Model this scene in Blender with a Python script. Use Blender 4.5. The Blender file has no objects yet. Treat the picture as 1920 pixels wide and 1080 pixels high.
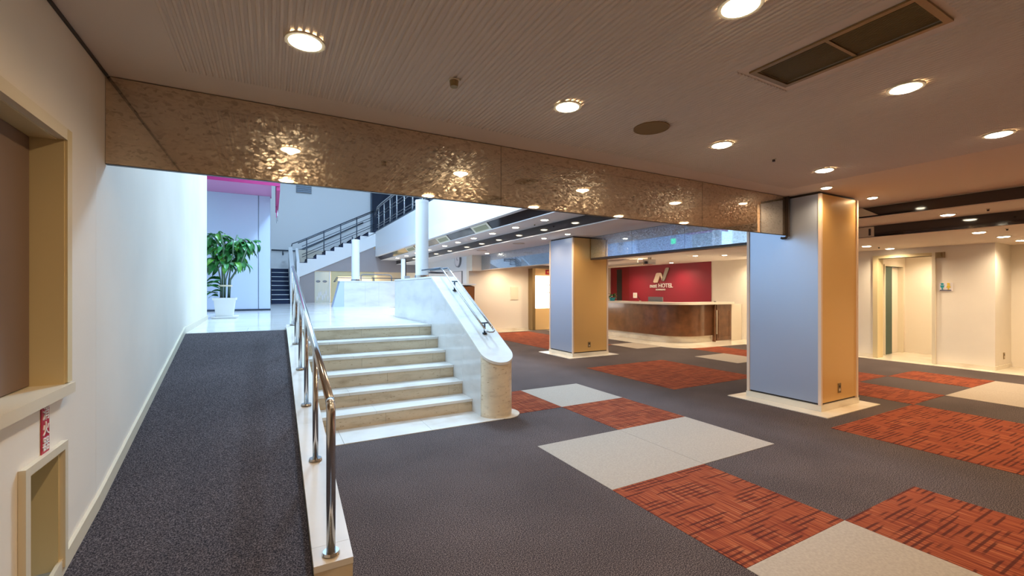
import bpy, math, random
from mathutils import Vector, Matrix
random.seed(7)
S = bpy.context.scene
COL = S.collection
PI = math.pi

# ------------------------------------------------------------------ camera
FPX, HOR = 823.0, 545.0
YAW = math.atan(451/823.)
cam_d = bpy.data.cameras.new('camera'); cam = bpy.data.objects.new('camera', cam_d); COL.objects.link(cam)
cam.location = (0, 0, 1.45); cam.rotation_euler = (PI/2, 0, -YAW)
cam_d.sensor_width = 36; cam_d.lens = 36*FPX/1920; cam_d.shift_y = (HOR-540)/1920
cam_d.clip_start = .02; cam_d.clip_end = 200
S.camera = cam
# ------------------------------------------------------------------ world, exposure
W = bpy.data.worlds.new('world'); S.world = W; W.use_nodes = True
W.node_tree.nodes['Background'].inputs[0].default_value = (.62, .78, 1, 1)
W.node_tree.nodes['Background'].inputs[1].default_value = .6
S.view_settings.view_transform = 'Standard'; S.view_settings.look = 'None'
S.view_settings.exposure = 0.10; S.view_settings.gamma = 1; S.view_settings.use_curve_mapping = False
# ------------------------------------------------------------------ daylight of the atrium
def area(name, loc, rot, sx, sy, power, col):
    l = bpy.data.lights.new(name, 'AREA'); l.shape = 'RECTANGLE'; l.size = sx; l.size_y = sy
    l.energy = power; l.color = col
    o = bpy.data.objects.new(name, l); COL.objects.link(o); o.location = loc; o.rotation_euler = rot
    return o
DAY = (.45, .70, 1.0)
area('skylight', (1.3, 13.5, 7.9), (0, 0, 0), 4.6, 13, 290, DAY)
area('skylight_strip', (2.75, 9.3, 7.85), (0, 0, 0), 1.0, 2.2, 800, DAY)
area('added_pillar_fill', (-.75, 6.6, 5.2), (0, -PI/2, 0), 2.6, 5.5, 260, DAY)  # unseen fill light added to brighten the near pillar's left face
area('side_window_daylight', (-4.8, 11.2, 2.9), (0, -PI/2, 0), 3.4, 3.0, 80, DAY)
WARM = (1.0, .70, .40)
WARM2 = (1.0, .80, .56)

# ------------------------------------------------------------------ materials
def mat(name, col, rough=.5, metal=0, bump=None, spec=.5, emit=None, es=0, coat=0, noise=None, alpha=1, trans=0):
    m = bpy.data.materials.new(name); m.use_nodes = True
    nt = m.node_tree; b = nt.nodes['Principled BSDF']
    b.inputs['Base Color'].default_value = (*col, 1); b.inputs['Roughness'].default_value = rough
    b.inputs['Metallic'].default_value = metal; b.inputs['Specular IOR Level'].default_value = spec
    b.inputs['Coat Weight'].default_value = coat; b.inputs['Coat Roughness'].default_value = .05
    b.inputs['Transmission Weight'].default_value = trans
    if emit: b.inputs['Emission Color'].default_value = (*emit, 1); b.inputs['Emission Strength'].default_value = es
    tc = nt.nodes.new('ShaderNodeNewGeometry')
    if noise:   # (scale, amount, detail)
        n = nt.nodes.new('ShaderNodeTexNoise'); n.inputs['Scale'].default_value = noise[0]; n.inputs['Detail'].default_value = noise[2]
        nt.links.new(tc.outputs['Position'], n.inputs['Vector'])
        r = nt.nodes.new('ShaderNodeMapRange'); r.inputs[1].default_value = .3; r.inputs[2].default_value = .7
        r.inputs[3].default_value = 1-noise[1]; r.inputs[4].default_value = 1+noise[1]
        nt.links.new(n.outputs[0], r.inputs[0])
        v = nt.nodes.new('ShaderNodeVectorMath'); v.operation = 'SCALE'; v.inputs[0].default_value = col
        nt.links.new(r.outputs[0], v.inputs['Scale']); nt.links.new(v.outputs[0], b.inputs['Base Color'])
    if bump:    # (scale, strength)
        n = nt.nodes.new('ShaderNodeTexNoise'); n.inputs['Scale'].default_value = bump[0]; n.inputs['Detail'].default_value = 3
        nt.links.new(tc.outputs['Position'], n.inputs['Vector'])
        bp = nt.nodes.new('ShaderNodeBump'); bp.inputs['Strength'].default_value = bump[1]; bp.inputs['Distance'].default_value = .004
        nt.links.new(n.outputs[0], bp.inputs['Height']); nt.links.new(bp.outputs[0], b.inputs['Normal'])
    return m
def ramp(nt, fac, stops):
    r = nt.nodes.new('ShaderNodeValToRGB'); e = r.color_ramp.elements
    while len(e) < len(stops): e.new(.5)
    for i, (p, c) in enumerate(stops): e[i].position = p; e[i].color = (*c, 1)
    nt.links.new(fac, r.inputs[0]); return r.outputs[0]
def scaled_noise(nt, pos, sc, detail=2, base=1.0):
    mp = nt.nodes.new('ShaderNodeMapping'); mp.inputs['Scale'].default_value = sc
    nt.links.new(pos, mp.inputs[0])
    n = nt.nodes.new('ShaderNodeTexNoise'); n.inputs['Scale'].default_value = base; n.inputs['Detail'].default_value = detail
    nt.links.new(mp.outputs[0], n.inputs['Vector']); return n.outputs[0]
def carpet(name, dark, mid, light):
    m = mat(name, mid, .95, spec=.15); nt = m.node_tree; b = nt.nodes['Principled BSDF']
    g = nt.nodes.new('ShaderNodeNewGeometry')
    n = scaled_noise(nt, g.outputs['Position'], (165, 165, 165), 2)
    c = ramp(nt, n, [(.30, dark), (.48, mid), (.70, light)])
    n2 = scaled_noise(nt, g.outputs['Position'], (1.3, 1.3, 1.3), 3)
    r = nt.nodes.new('ShaderNodeMapRange'); r.inputs[1].default_value = .3; r.inputs[2].default_value = .7; r.inputs[3].default_value = .85; r.inputs[4].default_value = 1.15
    nt.links.new(n2, r.inputs[0])
    v = nt.nodes.new('ShaderNodeVectorMath'); v.operation = 'SCALE'
    nt.links.new(c, v.inputs[0]); nt.links.new(r.outputs[0], v.inputs['Scale']); nt.links.new(v.outputs[0], b.inputs['Base Color'])
    bp = nt.nodes.new('ShaderNodeBump'); bp.inputs['Strength'].default_value = .06; bp.inputs['Distance'].default_value = .001
    nt.links.new(n, bp.inputs['Height']); nt.links.new(bp.outputs[0], b.inputs['Normal'])
    return m
def weave(name):
    m = mat(name, (.4, .1, .05), .95, spec=.15); nt = m.node_tree; b = nt.nodes['Principled BSDF']
    P = nt.nodes.new('ShaderNodeNewGeometry').outputs['Position']
    fine = scaled_noise(nt, P, (105, 3, 1), 2)       # fine threads along Y
    sepp = nt.nodes.new('ShaderNodeSeparateXYZ'); nt.links.new(P, sepp.inputs[0])
    wv = nt.nodes.new('ShaderNodeMath'); wv.operation = 'MULTIPLY'; nt.links.new(sepp.outputs[1], wv.inputs[0]); wv.inputs[1].default_value = 2*PI/.036
    sn = nt.nodes.new('ShaderNodeMath'); sn.operation = 'SINE'; nt.links.new(wv.outputs[0], sn.inputs[0])
    dash = nt.nodes.new('ShaderNodeMapRange'); dash.inputs[1].default_value = -.1; dash.inputs[2].default_value = .6; nt.links.new(sn.outputs[0], dash.inputs[0]); dash = dash.outputs[0]
    zone = scaled_noise(nt, P, (3.2, 15, 1), 1)
    c1 = ramp(nt, fine, [(.30, (.13, .022, .014)), (.46, (.23, .048, .022)), (.60, (.34, .090, .034)), (.75, (.42, .17, .09))])
    d = dash
    z = ramp(nt, zone, [(.46, (0, 0, 0)), (.54, (1, 1, 1))])
    mu = nt.nodes.new('ShaderNodeMath'); mu.operation = 'MULTIPLY'; nt.links.new(d, mu.inputs[0]); nt.links.new(z, mu.inputs[1])
    mu2 = nt.nodes.new('ShaderNodeMath'); mu2.operation = 'MULTIPLY'; nt.links.new(mu.outputs[0], mu2.inputs[0]); mu2.inputs[1].default_value = .80
    mx = nt.nodes.new('ShaderNodeMix'); mx.data_type = 'RGBA'
    nt.links.new(mu2.outputs[0], mx.inputs[0]); nt.links.new(c1, mx.inputs[6]); mx.inputs[7].default_value = (.055, .012, .010, 1)
    nt.links.new(mx.outputs[2], b.inputs['Base Color'])
    bp = nt.nodes.new('ShaderNodeBump'); bp.inputs['Strength'].default_value = .4; bp.inputs['Distance'].default_value = .003
    nt.links.new(fine, bp.inputs['Height']); nt.links.new(bp.outputs[0], b.inputs['Normal'])
    return m
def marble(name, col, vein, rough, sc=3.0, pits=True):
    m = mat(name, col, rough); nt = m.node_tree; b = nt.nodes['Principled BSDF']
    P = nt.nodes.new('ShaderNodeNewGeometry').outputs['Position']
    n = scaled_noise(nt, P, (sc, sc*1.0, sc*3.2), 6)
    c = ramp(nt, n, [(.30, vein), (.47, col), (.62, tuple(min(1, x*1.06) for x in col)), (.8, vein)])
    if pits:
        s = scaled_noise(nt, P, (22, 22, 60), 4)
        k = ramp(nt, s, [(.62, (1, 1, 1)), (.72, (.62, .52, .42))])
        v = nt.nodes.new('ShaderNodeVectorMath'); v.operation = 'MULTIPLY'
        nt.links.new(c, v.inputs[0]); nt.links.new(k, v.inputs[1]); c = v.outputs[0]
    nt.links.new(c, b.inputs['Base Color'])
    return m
def etched_mirror(name, tint, mixf=.42, flake=.17):
    m = bpy.data.materials.new(name); m.use_nodes = True; nt = m.node_tree
    nt.nodes.remove(nt.nodes['Principled BSDF']); out = nt.nodes['Material Output']
    P = nt.nodes.new('ShaderNodeNewGeometry').outputs['Position']
    a = nt.nodes.new('ShaderNodeBsdfGlossy'); a.inputs['Color'].default_value = (*tint, 1); a.inputs['Roughness'].default_value = .03
    b = nt.nodes.new('ShaderNodeBsdfGlossy'); b.inputs['Roughness'].default_value = .25
    wob = nt.nodes.new('ShaderNodeTexNoise'); wob.inputs['Scale'].default_value = 18; wob.inputs['Detail'].default_value = 3
    nt.links.new(P, wob.inputs['Vector'])
    ws = nt.nodes.new('ShaderNodeVectorMath'); ws.operation = 'SCALE'; ws.inputs['Scale'].default_value = .05
    nt.links.new(wob.outputs['Color'], ws.inputs[0])
    ad = nt.nodes.new('ShaderNodeVectorMath'); nt.links.new(P, ad.inputs[0]); nt.links.new(ws.outputs[0], ad.inputs[1])
    mp = nt.nodes.new('ShaderNodeMapping'); mp.inputs['Scale'].default_value = (1, 1, 2.0); nt.links.new(ad.outputs[0], mp.inputs[0])
    v = nt.nodes.new('ShaderNodeTexVoronoi'); v.inputs['Scale'].default_value = 46; nt.links.new(mp.outputs[0], v.inputs['Vector'])
    sb = nt.nodes.new('ShaderNodeVectorMath'); sb.operation = 'SUBTRACT'; nt.links.new(v.outputs['Color'], sb.inputs[0]); sb.inputs[1].default_value = (.5, .5, .5)
    sc = nt.nodes.new('ShaderNodeVectorMath'); sc.operation = 'SCALE'; sc.inputs['Scale'].default_value = flake; nt.links.new(sb.outputs[0], sc.inputs[0])
    nrm = nt.nodes.new('ShaderNodeNewGeometry')
    an = nt.nodes.new('ShaderNodeVectorMath'); nt.links.new(nrm.outputs['Normal'], an.inputs[0]); nt.links.new(sc.outputs[0], an.inputs[1])
    nn = nt.nodes.new('ShaderNodeVectorMath'); nn.operation = 'NORMALIZE'; nt.links.new(an.outputs[0], nn.inputs[0])
    nt.links.new(nn.outputs[0], b.inputs['Normal'])
    sepc = nt.nodes.new('ShaderNodeSeparateColor'); nt.links.new(v.outputs['Color'], sepc.inputs[0])
    fc = ramp(nt, sepc.outputs[0], [(.0, tuple(t*.40 for t in tint)), (.25, tuple(t*.95 for t in tint)), (1, tuple(min(1, t*1.2) for t in tint))])
    nt.links.new(fc, b.inputs['Color'])
    d = nt.nodes.new('ShaderNodeBsdfDiffuse'); d.inputs['Color'].default_value = (tint[0]*.5, tint[1]*.5, tint[2]*.5, 1)
    mix = nt.nodes.new('ShaderNodeMixShader'); mix.inputs[0].default_value = mixf
    nt.links.new(a.outputs[0], mix.inputs[1]); nt.links.new(b.outputs[0], mix.inputs[2])
    mix2 = nt.nodes.new('ShaderNodeMixShader'); mix2.inputs[0].default_value = .05
    nt.links.new(mix.outputs[0], mix2.inputs[1]); nt.links.new(d.outputs[0], mix2.inputs[2])
    nt.links.new(mix2.outputs[0], out.inputs[0])
    return m
M = dict(
 plaster=mat('wall_plaster', (.80, .73, .62), .75, bump=(14, .25), noise=(1.1, .05, 3)),
 cream=mat('cream_wall', (.78, .70, .58), .7, bump=(20, .15)),
 white=mat('white_paint', (.80, .80, .80), .6),
 ceil=mat('ceiling_paint', (.76, .645, .53), .8),
 ceil_white=mat('ceiling_white', (.82, .79, .78), .8),
 taupe=mat('taupe_paint', (.36, .32, .32), .8),
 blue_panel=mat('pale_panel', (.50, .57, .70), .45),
 mauve=mat('mauve_paint', (.50, .20, .36), .6),
 magenta=mat('magenta_paint', (.42, .015, .14), .5),
 carpet=carpet('grey_carpet', (.010, .007, .007), (.060, .044, .043), (.25, .195, .17)),
 daylit_ramp_carpet=carpet('daylit_ramp_carpet', (.009, .008, .010), (.052, .043, .046), (.18, .15, .15)),  # bluer copy of the grey carpet; the ramp's cool light is in its colour
 beige_carpet=mat('beige_carpet', (.40, .34, .275), .95, bump=(260, .2), noise=(70, .10, 4), spec=.15),
 weave=weave('red_woven_carpet'),
 floor_marble=marble('polished_floor_marble', (.80, .78, .75), (.70, .67, .62), .12, 1.2, False),
 curb_marble=marble('curb_marble', (.70, .64, .56), (.60, .52, .42), .14, 2.0, False),
 tread=marble('tread_marble', (.76, .73, .67), (.66, .60, .52), .22, 2.5, False),
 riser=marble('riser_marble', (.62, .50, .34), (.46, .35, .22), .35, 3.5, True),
 wall_marble=marble('wall_marble', (.70, .68, .65), (.60, .58, .55), .12, 1.6, False),
 newel=marble('newel_stone', (.80, .68, .50), (.66, .54, .38), .25, 5, True),
 slab=marble('warm_floor_marble', (.78, .70, .56), (.66, .56, .42), .10, 2, False),
 chrome=mat('brushed_steel', (.62, .61, .60), .16, 1),
 dark_steel=mat('dark_steel', (.10, .12, .15), .35, 1),
 mirror=etched_mirror('bronze_mirror', (.70, .59, .47)),
 mirror_b=etched_mirror('daylight_tinted_mirror', (.58, .66, .76), .36, .22),  # bluer copy of the beam mirror; reflected daylight put into its tint
 black_glass=mat('black_glass', (.02, .016, .018), .08, spec=.9),
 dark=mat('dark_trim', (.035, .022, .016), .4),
 daylit_face=mat('daylight_tinted_laminate', (.46, .54, .70), .34, .5),  # neutral pillar panel with the blue atrium daylight painted into its colour
 lamplit_face=mat('lamp_tinted_laminate', (.80, .50, .18), .34, .3),  # same pillar panel with the warm lamp light painted into its colour
 trim_wood=mat('pale_wood_trim', (.78, .60, .46), .45),
 amber=mat('amber_wood', (.80, .54, .24), .4),
 yellow_frame=mat('yellow_cream_paint', (.66, .54, .30), .5, bump=(8, .1)),
 brown_dark=mat('brown_interior', (.20, .13, .085), .8),
 desk=mat('walnut_veneer', (.15, .060, .024), .28, noise=(6, .25, 4), coat=.3),
 red=mat('red_wall_paint', (.27, .012, .028), .5),
 darkred=mat('dark_red_panel', (.22, .006, .012), .4),
 counter=mat('cream_counter_top', (.78, .70, .58), .3),
 pot=mat('white_plastic', (.82, .82, .80), .35),
 leaf=mat('green_leaf', (.035, .20, .045), .35, noise=(9, .5, 2)),
 leaf2=mat('bright_leaf', (.12, .34, .04), .35, noise=(9, .4, 2)),
 stem=mat('stem_green', (.10, .16, .10), .6),
 soil=mat('soil', (.03, .02, .015), .9),
 ivory=mat('ivory_plastic', (.72, .64, .48), .4),
 grille=mat('olive_metal', (.24, .17, .07), .45, .3),
 olive=mat('olive_grille', (.30, .28, .16), .5),
 brass=mat('dull_brass', (.32, .22, .10), .4, .6),
 lamp=mat('lamp_glow', (1, 1, 1), .5, emit=(1, .86, .62), es=26),
 lightbox=mat('lit_poster', (1, 1, 1), .5, emit=(1, .97, .92), es=2.6),
 glow_warm=mat('shop_lamp', (1, 1, 1), .5, emit=(1, .80, .42), es=5.0),
 exitgreen=mat('exit_green', (.1, .8, .4), .5, emit=(.05, .8, .35), es=1.6),
 tread_blue=mat('navy_stair_carpet', (.012, .022, .06), .8),
 signred=mat('sign_red', (.46, .012, .035), .5),
 signwhite=mat('sign_white', (.85, .82, .80), .5),
 text_pink=mat('lettering_white', (.85, .78, .74), .4, .2),
 logo_gold=mat('logo_cream', (.80, .62, .45), .35, .3),
 logo_grey=mat('logo_grey', (.34, .28, .22), .35, .5),
 black=mat('black_plastic', (.02, .02, .02), .4),
 green_door=mat('dark_green_door', (.02, .06, .045), .4),
 teal=mat('sign_teal', (.02, .30, .36), .5),
 yellow=mat('sign_yellow', (.80, .55, .04), .5),
 navy=mat('sign_navy', (.02, .03, .08), .5),
 orange=mat('sign_orange', (.65, .30, .06), .5),
 brownwood=mat('reddish_wood', (.30, .10, .03), .4),
 darkblue_glass=mat('dusk_window_glass', (.005, .012, .035), .3, spec=.4),
 frost=mat('frosted_glass', (.72, .76, .70), .5, trans=.35),
 paper=mat('printed_paper', (.80, .74, .74), .7),
 grey=mat('grey_plastic', (.25, .25, .26), .5),
)

# ------------------------------------------------------------------ builders
WL = {}
def wloc(o): return WL.get(o.name, Vector((0, 0, 0))) if o else Vector((0, 0, 0))
class MB:
    def __init__(s): s.v = []; s.f = []; s.sm = []
    def quad(s, pts, sm=False):
        n = len(s.v); s.v += [tuple(p) for p in pts]; s.f.append(tuple(range(n, n+len(pts)))); s.sm.append(sm); return s
    def box(s, x0, x1, y0, y1, z0, z1):
        n = len(s.v)
        s.v += [(x0,y0,z0),(x1,y0,z0),(x1,y1,z0),(x0,y1,z0),(x0,y0,z1),(x1,y0,z1),(x1,y1,z1),(x0,y1,z1)]
        for f in ((0,3,2,1),(4,5,6,7),(0,1,5,4),(1,2,6,5),(2,3,7,6),(3,0,4,7)):
            s.f.append(tuple(n+i for i in f)); s.sm.append(False)
        return s
    def prism(s, base, top, sm=False):           # two matching loops (base ccw seen from top)
        n = len(s.v); k = len(base); s.v += [tuple(p) for p in base] + [tuple(p) for p in top]
        q = n
        if sm: q = n+2*k; s.v += [tuple(p) for p in base] + [tuple(p) for p in top]
        s.f.append(tuple(q+i for i in reversed(range(k)))); s.sm.append(False)
        s.f.append(tuple(q+k+i for i in range(k))); s.sm.append(False)
        for i in range(k):
            j = (i+1) % k; s.f.append((n+i, n+j, n+k+j, n+k+i)); s.sm.append(sm)
        return s
    def ext(s, outline, z0, z1, sm=False):       # outline in XY; z0, z1 numbers or functions
        f0 = z0 if callable(z0) else (lambda x, y: z0); f1 = z1 if callable(z1) else (lambda x, y: z1)
        return s.prism([(x, y, f0(x, y)) for x, y in outline], [(x, y, f1(x, y)) for x, y in outline], sm)
    def exty(s, outline, y0, y1):                # outline in XZ, extruded along Y
        return s.prism([(x, y1, z) for x, z in outline], [(x, y0, z) for x, z in outline])
    def extx(s, outline, x0, x1):                # outline in YZ, extruded along X
        return s.prism([(x0, y, z) for y, z in outline], [(x1, y, z) for y, z in outline])
    def cyl(s, cx, cy, r, z0, z1, n=24, r1=None, sm=True):
        r1 = r if r1 is None else r1
        a = [(cx+r*math.cos(2*PI*i/n), cy+r*math.sin(2*PI*i/n), z0) for i in range(n)]
        b = [(cx+r1*math.cos(2*PI*i/n), cy+r1*math.sin(2*PI*i/n), z1) for i in range(n)]
        return s.prism(a, b, sm)
    def ring(s, cx, cy, ri, ro, z0, z1, n=28):
        for i in range(n):
            a, b = 2*PI*i/n, 2*PI*(i+1)/n
            p = lambda r, t, z: (cx+r*math.cos(t), cy+r*math.sin(t), z)
            s.quad([p(ro,a,z0), p(ro,b,z0), p(ro,b,z1), p(ro,a,z1)], True); s.quad([p(ri,b,z0), p(ri,a,z0), p(ri,a,z1), p(ri,b,z1)], True)
            s.quad([p(ri,a,z0), p(ri,b,z0), p(ro,b,z0), p(ro,a,z0)]); s.quad([p(ro,a,z1), p(ro,b,z1), p(ri,b,z1), p(ri,a,z1)])
        return s
    def tube(s, pts, r, n=10, cap=True):
        pts = [Vector(p) for p in pts]; base = len(s.v); N = None; k = len(pts)
        for i, p in enumerate(pts):
            t = (pts[min(i+1, k-1)] - pts[max(i-1, 0)]).normalized()
            if N is None:
                N = t.cross(Vector((0, 0, 1)));
                if N.length < .1: N = t.cross(Vector((1, 0, 0)))
                N.normalize()
            N = (N - t*N.dot(t)).normalized(); B = t.cross(N)
            for j in range(n):
                a = 2*PI*j/n; s.v.append(tuple(p + (N*math.cos(a) + B*math.sin(a))*r))
        for i in range(k-1):
            for j in range(n):
                a = base+i*n+j; b = base+i*n+(j+1) % n
                s.f.append((a, b, b+n, a+n)); s.sm.append(True)
        if cap:
            s.f.append(tuple(base+j for j in reversed(range(n)))); s.sm.append(False)
            s.f.append(tuple(base+(k-1)*n+j for j in range(n))); s.sm.append(False)
        return s
    def build(s, name, m, parent=None, loc=None):
        off = Vector(loc) if loc is not None else wloc(parent)
        me = bpy.data.meshes.new(name); me.from_pydata([tuple(Vector(v)-off) for v in s.v], [], s.f)
        me.polygons.foreach_set('use_smooth', s.sm); me.materials.append(m); me.validate()
        o = bpy.data.objects.new(name, me); COL.objects.link(o)
        if parent: o.parent = parent; o.location = off - wloc(parent)
        else: o.location = off
        WL[o.name] = off
        return o
def tag(o, label=None, cat=None, group=None, kind=None):
    for k, v in (('label', label), ('category', cat), ('group', group), ('kind', kind)):
        if v: o[k] = v
    return o
def struct(name, mb, m, parent=None):
    o = mb.build(name, m, parent); o['kind'] = 'structure'; return o
def thing(name, label, cat, loc, group=None):
    o = bpy.data.objects.new(name, None); COL.objects.link(o); o.location = loc; o.empty_display_size = .1
    WL[o.name] = Vector(loc); tag(o, label, cat, group); return o
def box(*a): return MB().box(*a)
def bevel_box(x0, x1, y0, y1, z0, z1, b):
    m = MB(); o = [(x0+b,y0),(x1-b,y0),(x1,y0+b),(x1,y1-b),(x1-b,y1),(x0+b,y1),(x0,y1-b),(x0,y0+b)]
    i = [(x0+b,y0+b),(x1-b,y0+b),(x1-b,y0+b),(x1-b,y1-b),(x1-b,y1-b),(x0+b,y1-b),(x0+b,y1-b),(x0+b,y0+b)]
    return m.ext(o, z0, z1)
def text(name, body, size, origin, xdir, m, parent, bold=0, align='CENTER', depth=.004, sx=1):
    c = bpy.data.curves.new(name, 'FONT'); c.body = body; c.size = size; c.extrude = depth/2; c.offset = bold
    c.align_x = align; c.align_y = 'CENTER'
    t = bpy.data.objects.new('tmp', c); COL.objects.link(t)
    bpy.context.view_layer.update()
    me = bpy.data.meshes.new_from_object(t.evaluated_get(bpy.context.evaluated_depsgraph_get()))
    bpy.data.objects.remove(t); bpy.data.curves.remove(c)
    X = Vector(xdir); Z = Vector((0, 0, 1)); Nn = X.cross(Z)
    mt = Matrix((X*sx, Z, Nn)).transposed().to_4x4(); me.transform(mt)
    me.materials.clear(); me.materials.append(m); me.name = name
    o = bpy.data.objects.new(name, me); COL.objects.link(o)
    if parent: o.parent = parent; o.location = Vector(origin) - wloc(parent)
    else: o.location = origin
    WL[o.name] = Vector(origin); return o
def arc(cx, cy, r, a0, a1, n): return [(cx+r*math.cos(a0+(a1-a0)*i/n), cy+r*math.sin(a0+(a1-a0)*i/n)) for i in range(n+1)]

HC = 2.64           # main ceiling
HP = .945           # raised platform
# ================================================================== STRUCTURE
# ---- lower floor with inset carpet squares
fl = struct('floor', MB().box(.25, 14, -4, 14, -.25, 0).box(-1.2, .25, -4, 1.5, -.25, 0), M['carpet'])
GX, GY = 2.17, 1.42
def cellbox(i, j, ni=1, nj=1, z=.003):
    g = .0015
    return box(GX+i+g, GX+i+ni-g, GY+1.025*j+g, GY+1.025*(j+nj)-g, 0, z)
def carp(i, j, m): return cellbox(i, j).build('carpet_tile', m, fl)
for i, j in ((0,1),(1,1),(0,-1),(0,-2),(1,3),(6,4),(6,0),(6,-1),(7,0),(7,-1),(4,-4),(5,-4)): carp(i, j, M['beige_carpet'])
for i, j in ((0,0),(1,-1),(1,-2),(1,2),(0,3),(3,3),(4,3),(3,4),(4,4),(3,0),(4,0),(3,-1),(4,-1),(7,1),(6,2),(5,1),(7,4),(7,5),(3,-2),(4,-2)): carp(i, j, M['weave'])
for y in (9.0, 10.1, 11.2, 12.3):
    for x in (6.0, 7.0): box(x, x+.998, y, y+1.098, 0, .003).build('carpet_tile', M['weave'], fl)
box(8.0, 8.84, 8.1, 9.1, 0, .003).build('carpet_tile', M['beige_carpet'], fl)
# marble areas of the lower floor
ys = 4.385
for x0, x1 in ((.335, .60), (.603, 1.46), (1.463, 2.30)):
    box(x0, x1, ys, 4.845, 0, .006).build('marble_slab', M['tread'], fl)
MB().ext([(2.303, 4.845), (2.303, 4.40)] + arc(2.36, 4.62, .24, -PI*.55, PI*.5, 14) + [(2.36, 4.9)], 0, .006).build('marble_slab', M['slab'], fl)
# reception marble
mo = [(8.86, 13.9), (8.86, 8.1)] + [(9.46+.6*math.cos(a), 8.05+.6*math.sin(a)) for a in [PI+PI/2*i/10 for i in range(11)]] + [(11.46, 7.36), (12.25, 7.36), (12.25, 13.9)]
MB().ext(mo, 0, .005).build('marble_slab', M['slab'], fl)
box(11.2, 13.4, 3.0, 7.36, 0, .005).build('marble_slab', M['slab'], fl)
box(11.2, 13.4, -4, 2.997, 0, .005).build('marble_slab', M['slab'], fl)
box(5.93, 8.85, 13.6, 13.9, 0, .005).build('marble_slab', M['slab'], fl)
# ---- ramp
def rz(y): return max(0, .19*(y-1.40))
RT = 6.37
ramp_o = tag(MB().ext([(-.799, 1.401), (.165, 1.401), (.165, RT), (-.8995, RT), (-.799, 3.04)], -.1, lambda x, y: max(.001, .19*(y-1.40))).build('ramp', M['daylit_ramp_carpet']),
    'sloping dark grey carpeted ramp between left wall and handrail', 'ramp')
# curb carrying the handrail
def cz(y): return .21+.19*(y-2.15)
cb = thing('curb', 'pale polished marble curb rising between the carpeted ramp and the steps', 'curb', (.25, 2.15, 0))
ysg = [2.15, 2.27, 3.55, 4.8, 5.75, 6.37]
for a, b in zip(ysg, ysg[1:]):
    MB().extx([(a+.001, cz(a)-.03), (b-.001, cz(b)-.03), (b-.001, cz(b)), (a+.001, cz(a))], .166, .335).build('coping_slab', M['curb_marble'], cb)
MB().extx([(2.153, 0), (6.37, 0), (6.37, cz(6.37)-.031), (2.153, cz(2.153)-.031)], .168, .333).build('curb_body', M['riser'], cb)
MB().extx([(6.37, HP-.05), (6.55, HP-.05), (6.55, HP+.055), (6.37, cz(6.37))], .166, .335).build('coping_slab', M['curb_marble'], cb)
# ---- steps
st = thing('marble_steps', 'six pale marble steps up to the raised platform beside the ramp', 'steps', (1.2, 5.6, 0))
for k in range(6):
    y0 = 4.845+.3085*k; z0 = .1575*k; z1 = z0+.1575
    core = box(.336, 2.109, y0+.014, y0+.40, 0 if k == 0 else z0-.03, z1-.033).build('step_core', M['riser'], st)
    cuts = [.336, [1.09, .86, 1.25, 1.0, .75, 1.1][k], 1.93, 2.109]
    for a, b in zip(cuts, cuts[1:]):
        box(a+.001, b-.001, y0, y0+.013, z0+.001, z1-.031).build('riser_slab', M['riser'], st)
    if k < 5:
        for a, b in ((.336, cuts[1]-.1), (cuts[1]-.1, 2.109)):
            box(a+.001, b-.001, y0-.012, y0+.3085, z1-.030, z1).build('tread_slab', M['tread'], st)
    else:
        for a, b in ((.336, 1.0), (1.0, 2.109)): box(a+.001, b-.001, y0-.012, y0+.30, z1-.03, z1).build('tread_slab', M['tread'], st)
# ---- upper platform floor
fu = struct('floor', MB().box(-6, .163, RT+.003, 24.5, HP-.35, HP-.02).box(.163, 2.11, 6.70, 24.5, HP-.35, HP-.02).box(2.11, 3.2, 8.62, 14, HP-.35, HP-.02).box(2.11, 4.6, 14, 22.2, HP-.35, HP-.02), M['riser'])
def ftile(x0, x1, y0, y1): box(x0+.001, x1-.001, y0+.001, y1-.001, HP-.02, HP).build('marble_tile', M['floor_marble'], fu)
xs = [-1.1, -.27, .163]
for a, b in zip(xs, xs[1:]): ftile(a, b, RT+.004, 7.0)
ftile(.163, 1.1, 6.70, 7.0); ftile(1.1, 2.108, 6.70, 7.0)
for i in range(18):
    y0 = 7.0+i
    for x0, x1 in ((-3, -2), (-2, -1), (-1, 0), (0, 1.05), (1.05, 2.108)):
        if x0 < -1.5 and y0 < 9: continue
        if y0 < 9 and x0 == -1: x0 = -1.1
        ftile(x0, x1, y0, y0+1)
    if y0 >= 9:
        for x0, x1 in ((2.108, 3.1), (3.1, 3.2)) if y0 < 14 else ((2.108, 3.1), (3.1, 4.1), (4.1, 4.6)): ftile(x0, x1, y0, y0+1)
# ---- left wall (with window opening and niche)
XL = -.80
wl = MB()
wl.box(-1.35, XL, -4, 2.115, 2.13, HC); wl.box(-1.35, XL, 2.115, 2.635, 2.13, HC); wl.box(-1.35, XL, 2.635, 3.04, 1.0, HC)
wl.box(-1.35, XL, -4, 1.0, -.1, 2.13); wl.box(-1.35, XL, 1.0, 2.27, -.1, 1.0); wl.box(-1.35, XL, 2.27, 2.585, .77, 1.0); wl.box(-1.35, XL, 2.585, 3.04, -.1, 1.0)
struct('wall_left', wl, M['plaster'])
# angled stretch beside the ramp
def xl2(y): return -.80-.0304*(y-3.04)
struct('wall_left', MB().ext([(-1.35, 3.041), (XL, 3.041), (xl2(9.3), 9.3), (-1.35, 9.3)], -.1, 7.8), M['plaster'])
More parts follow.
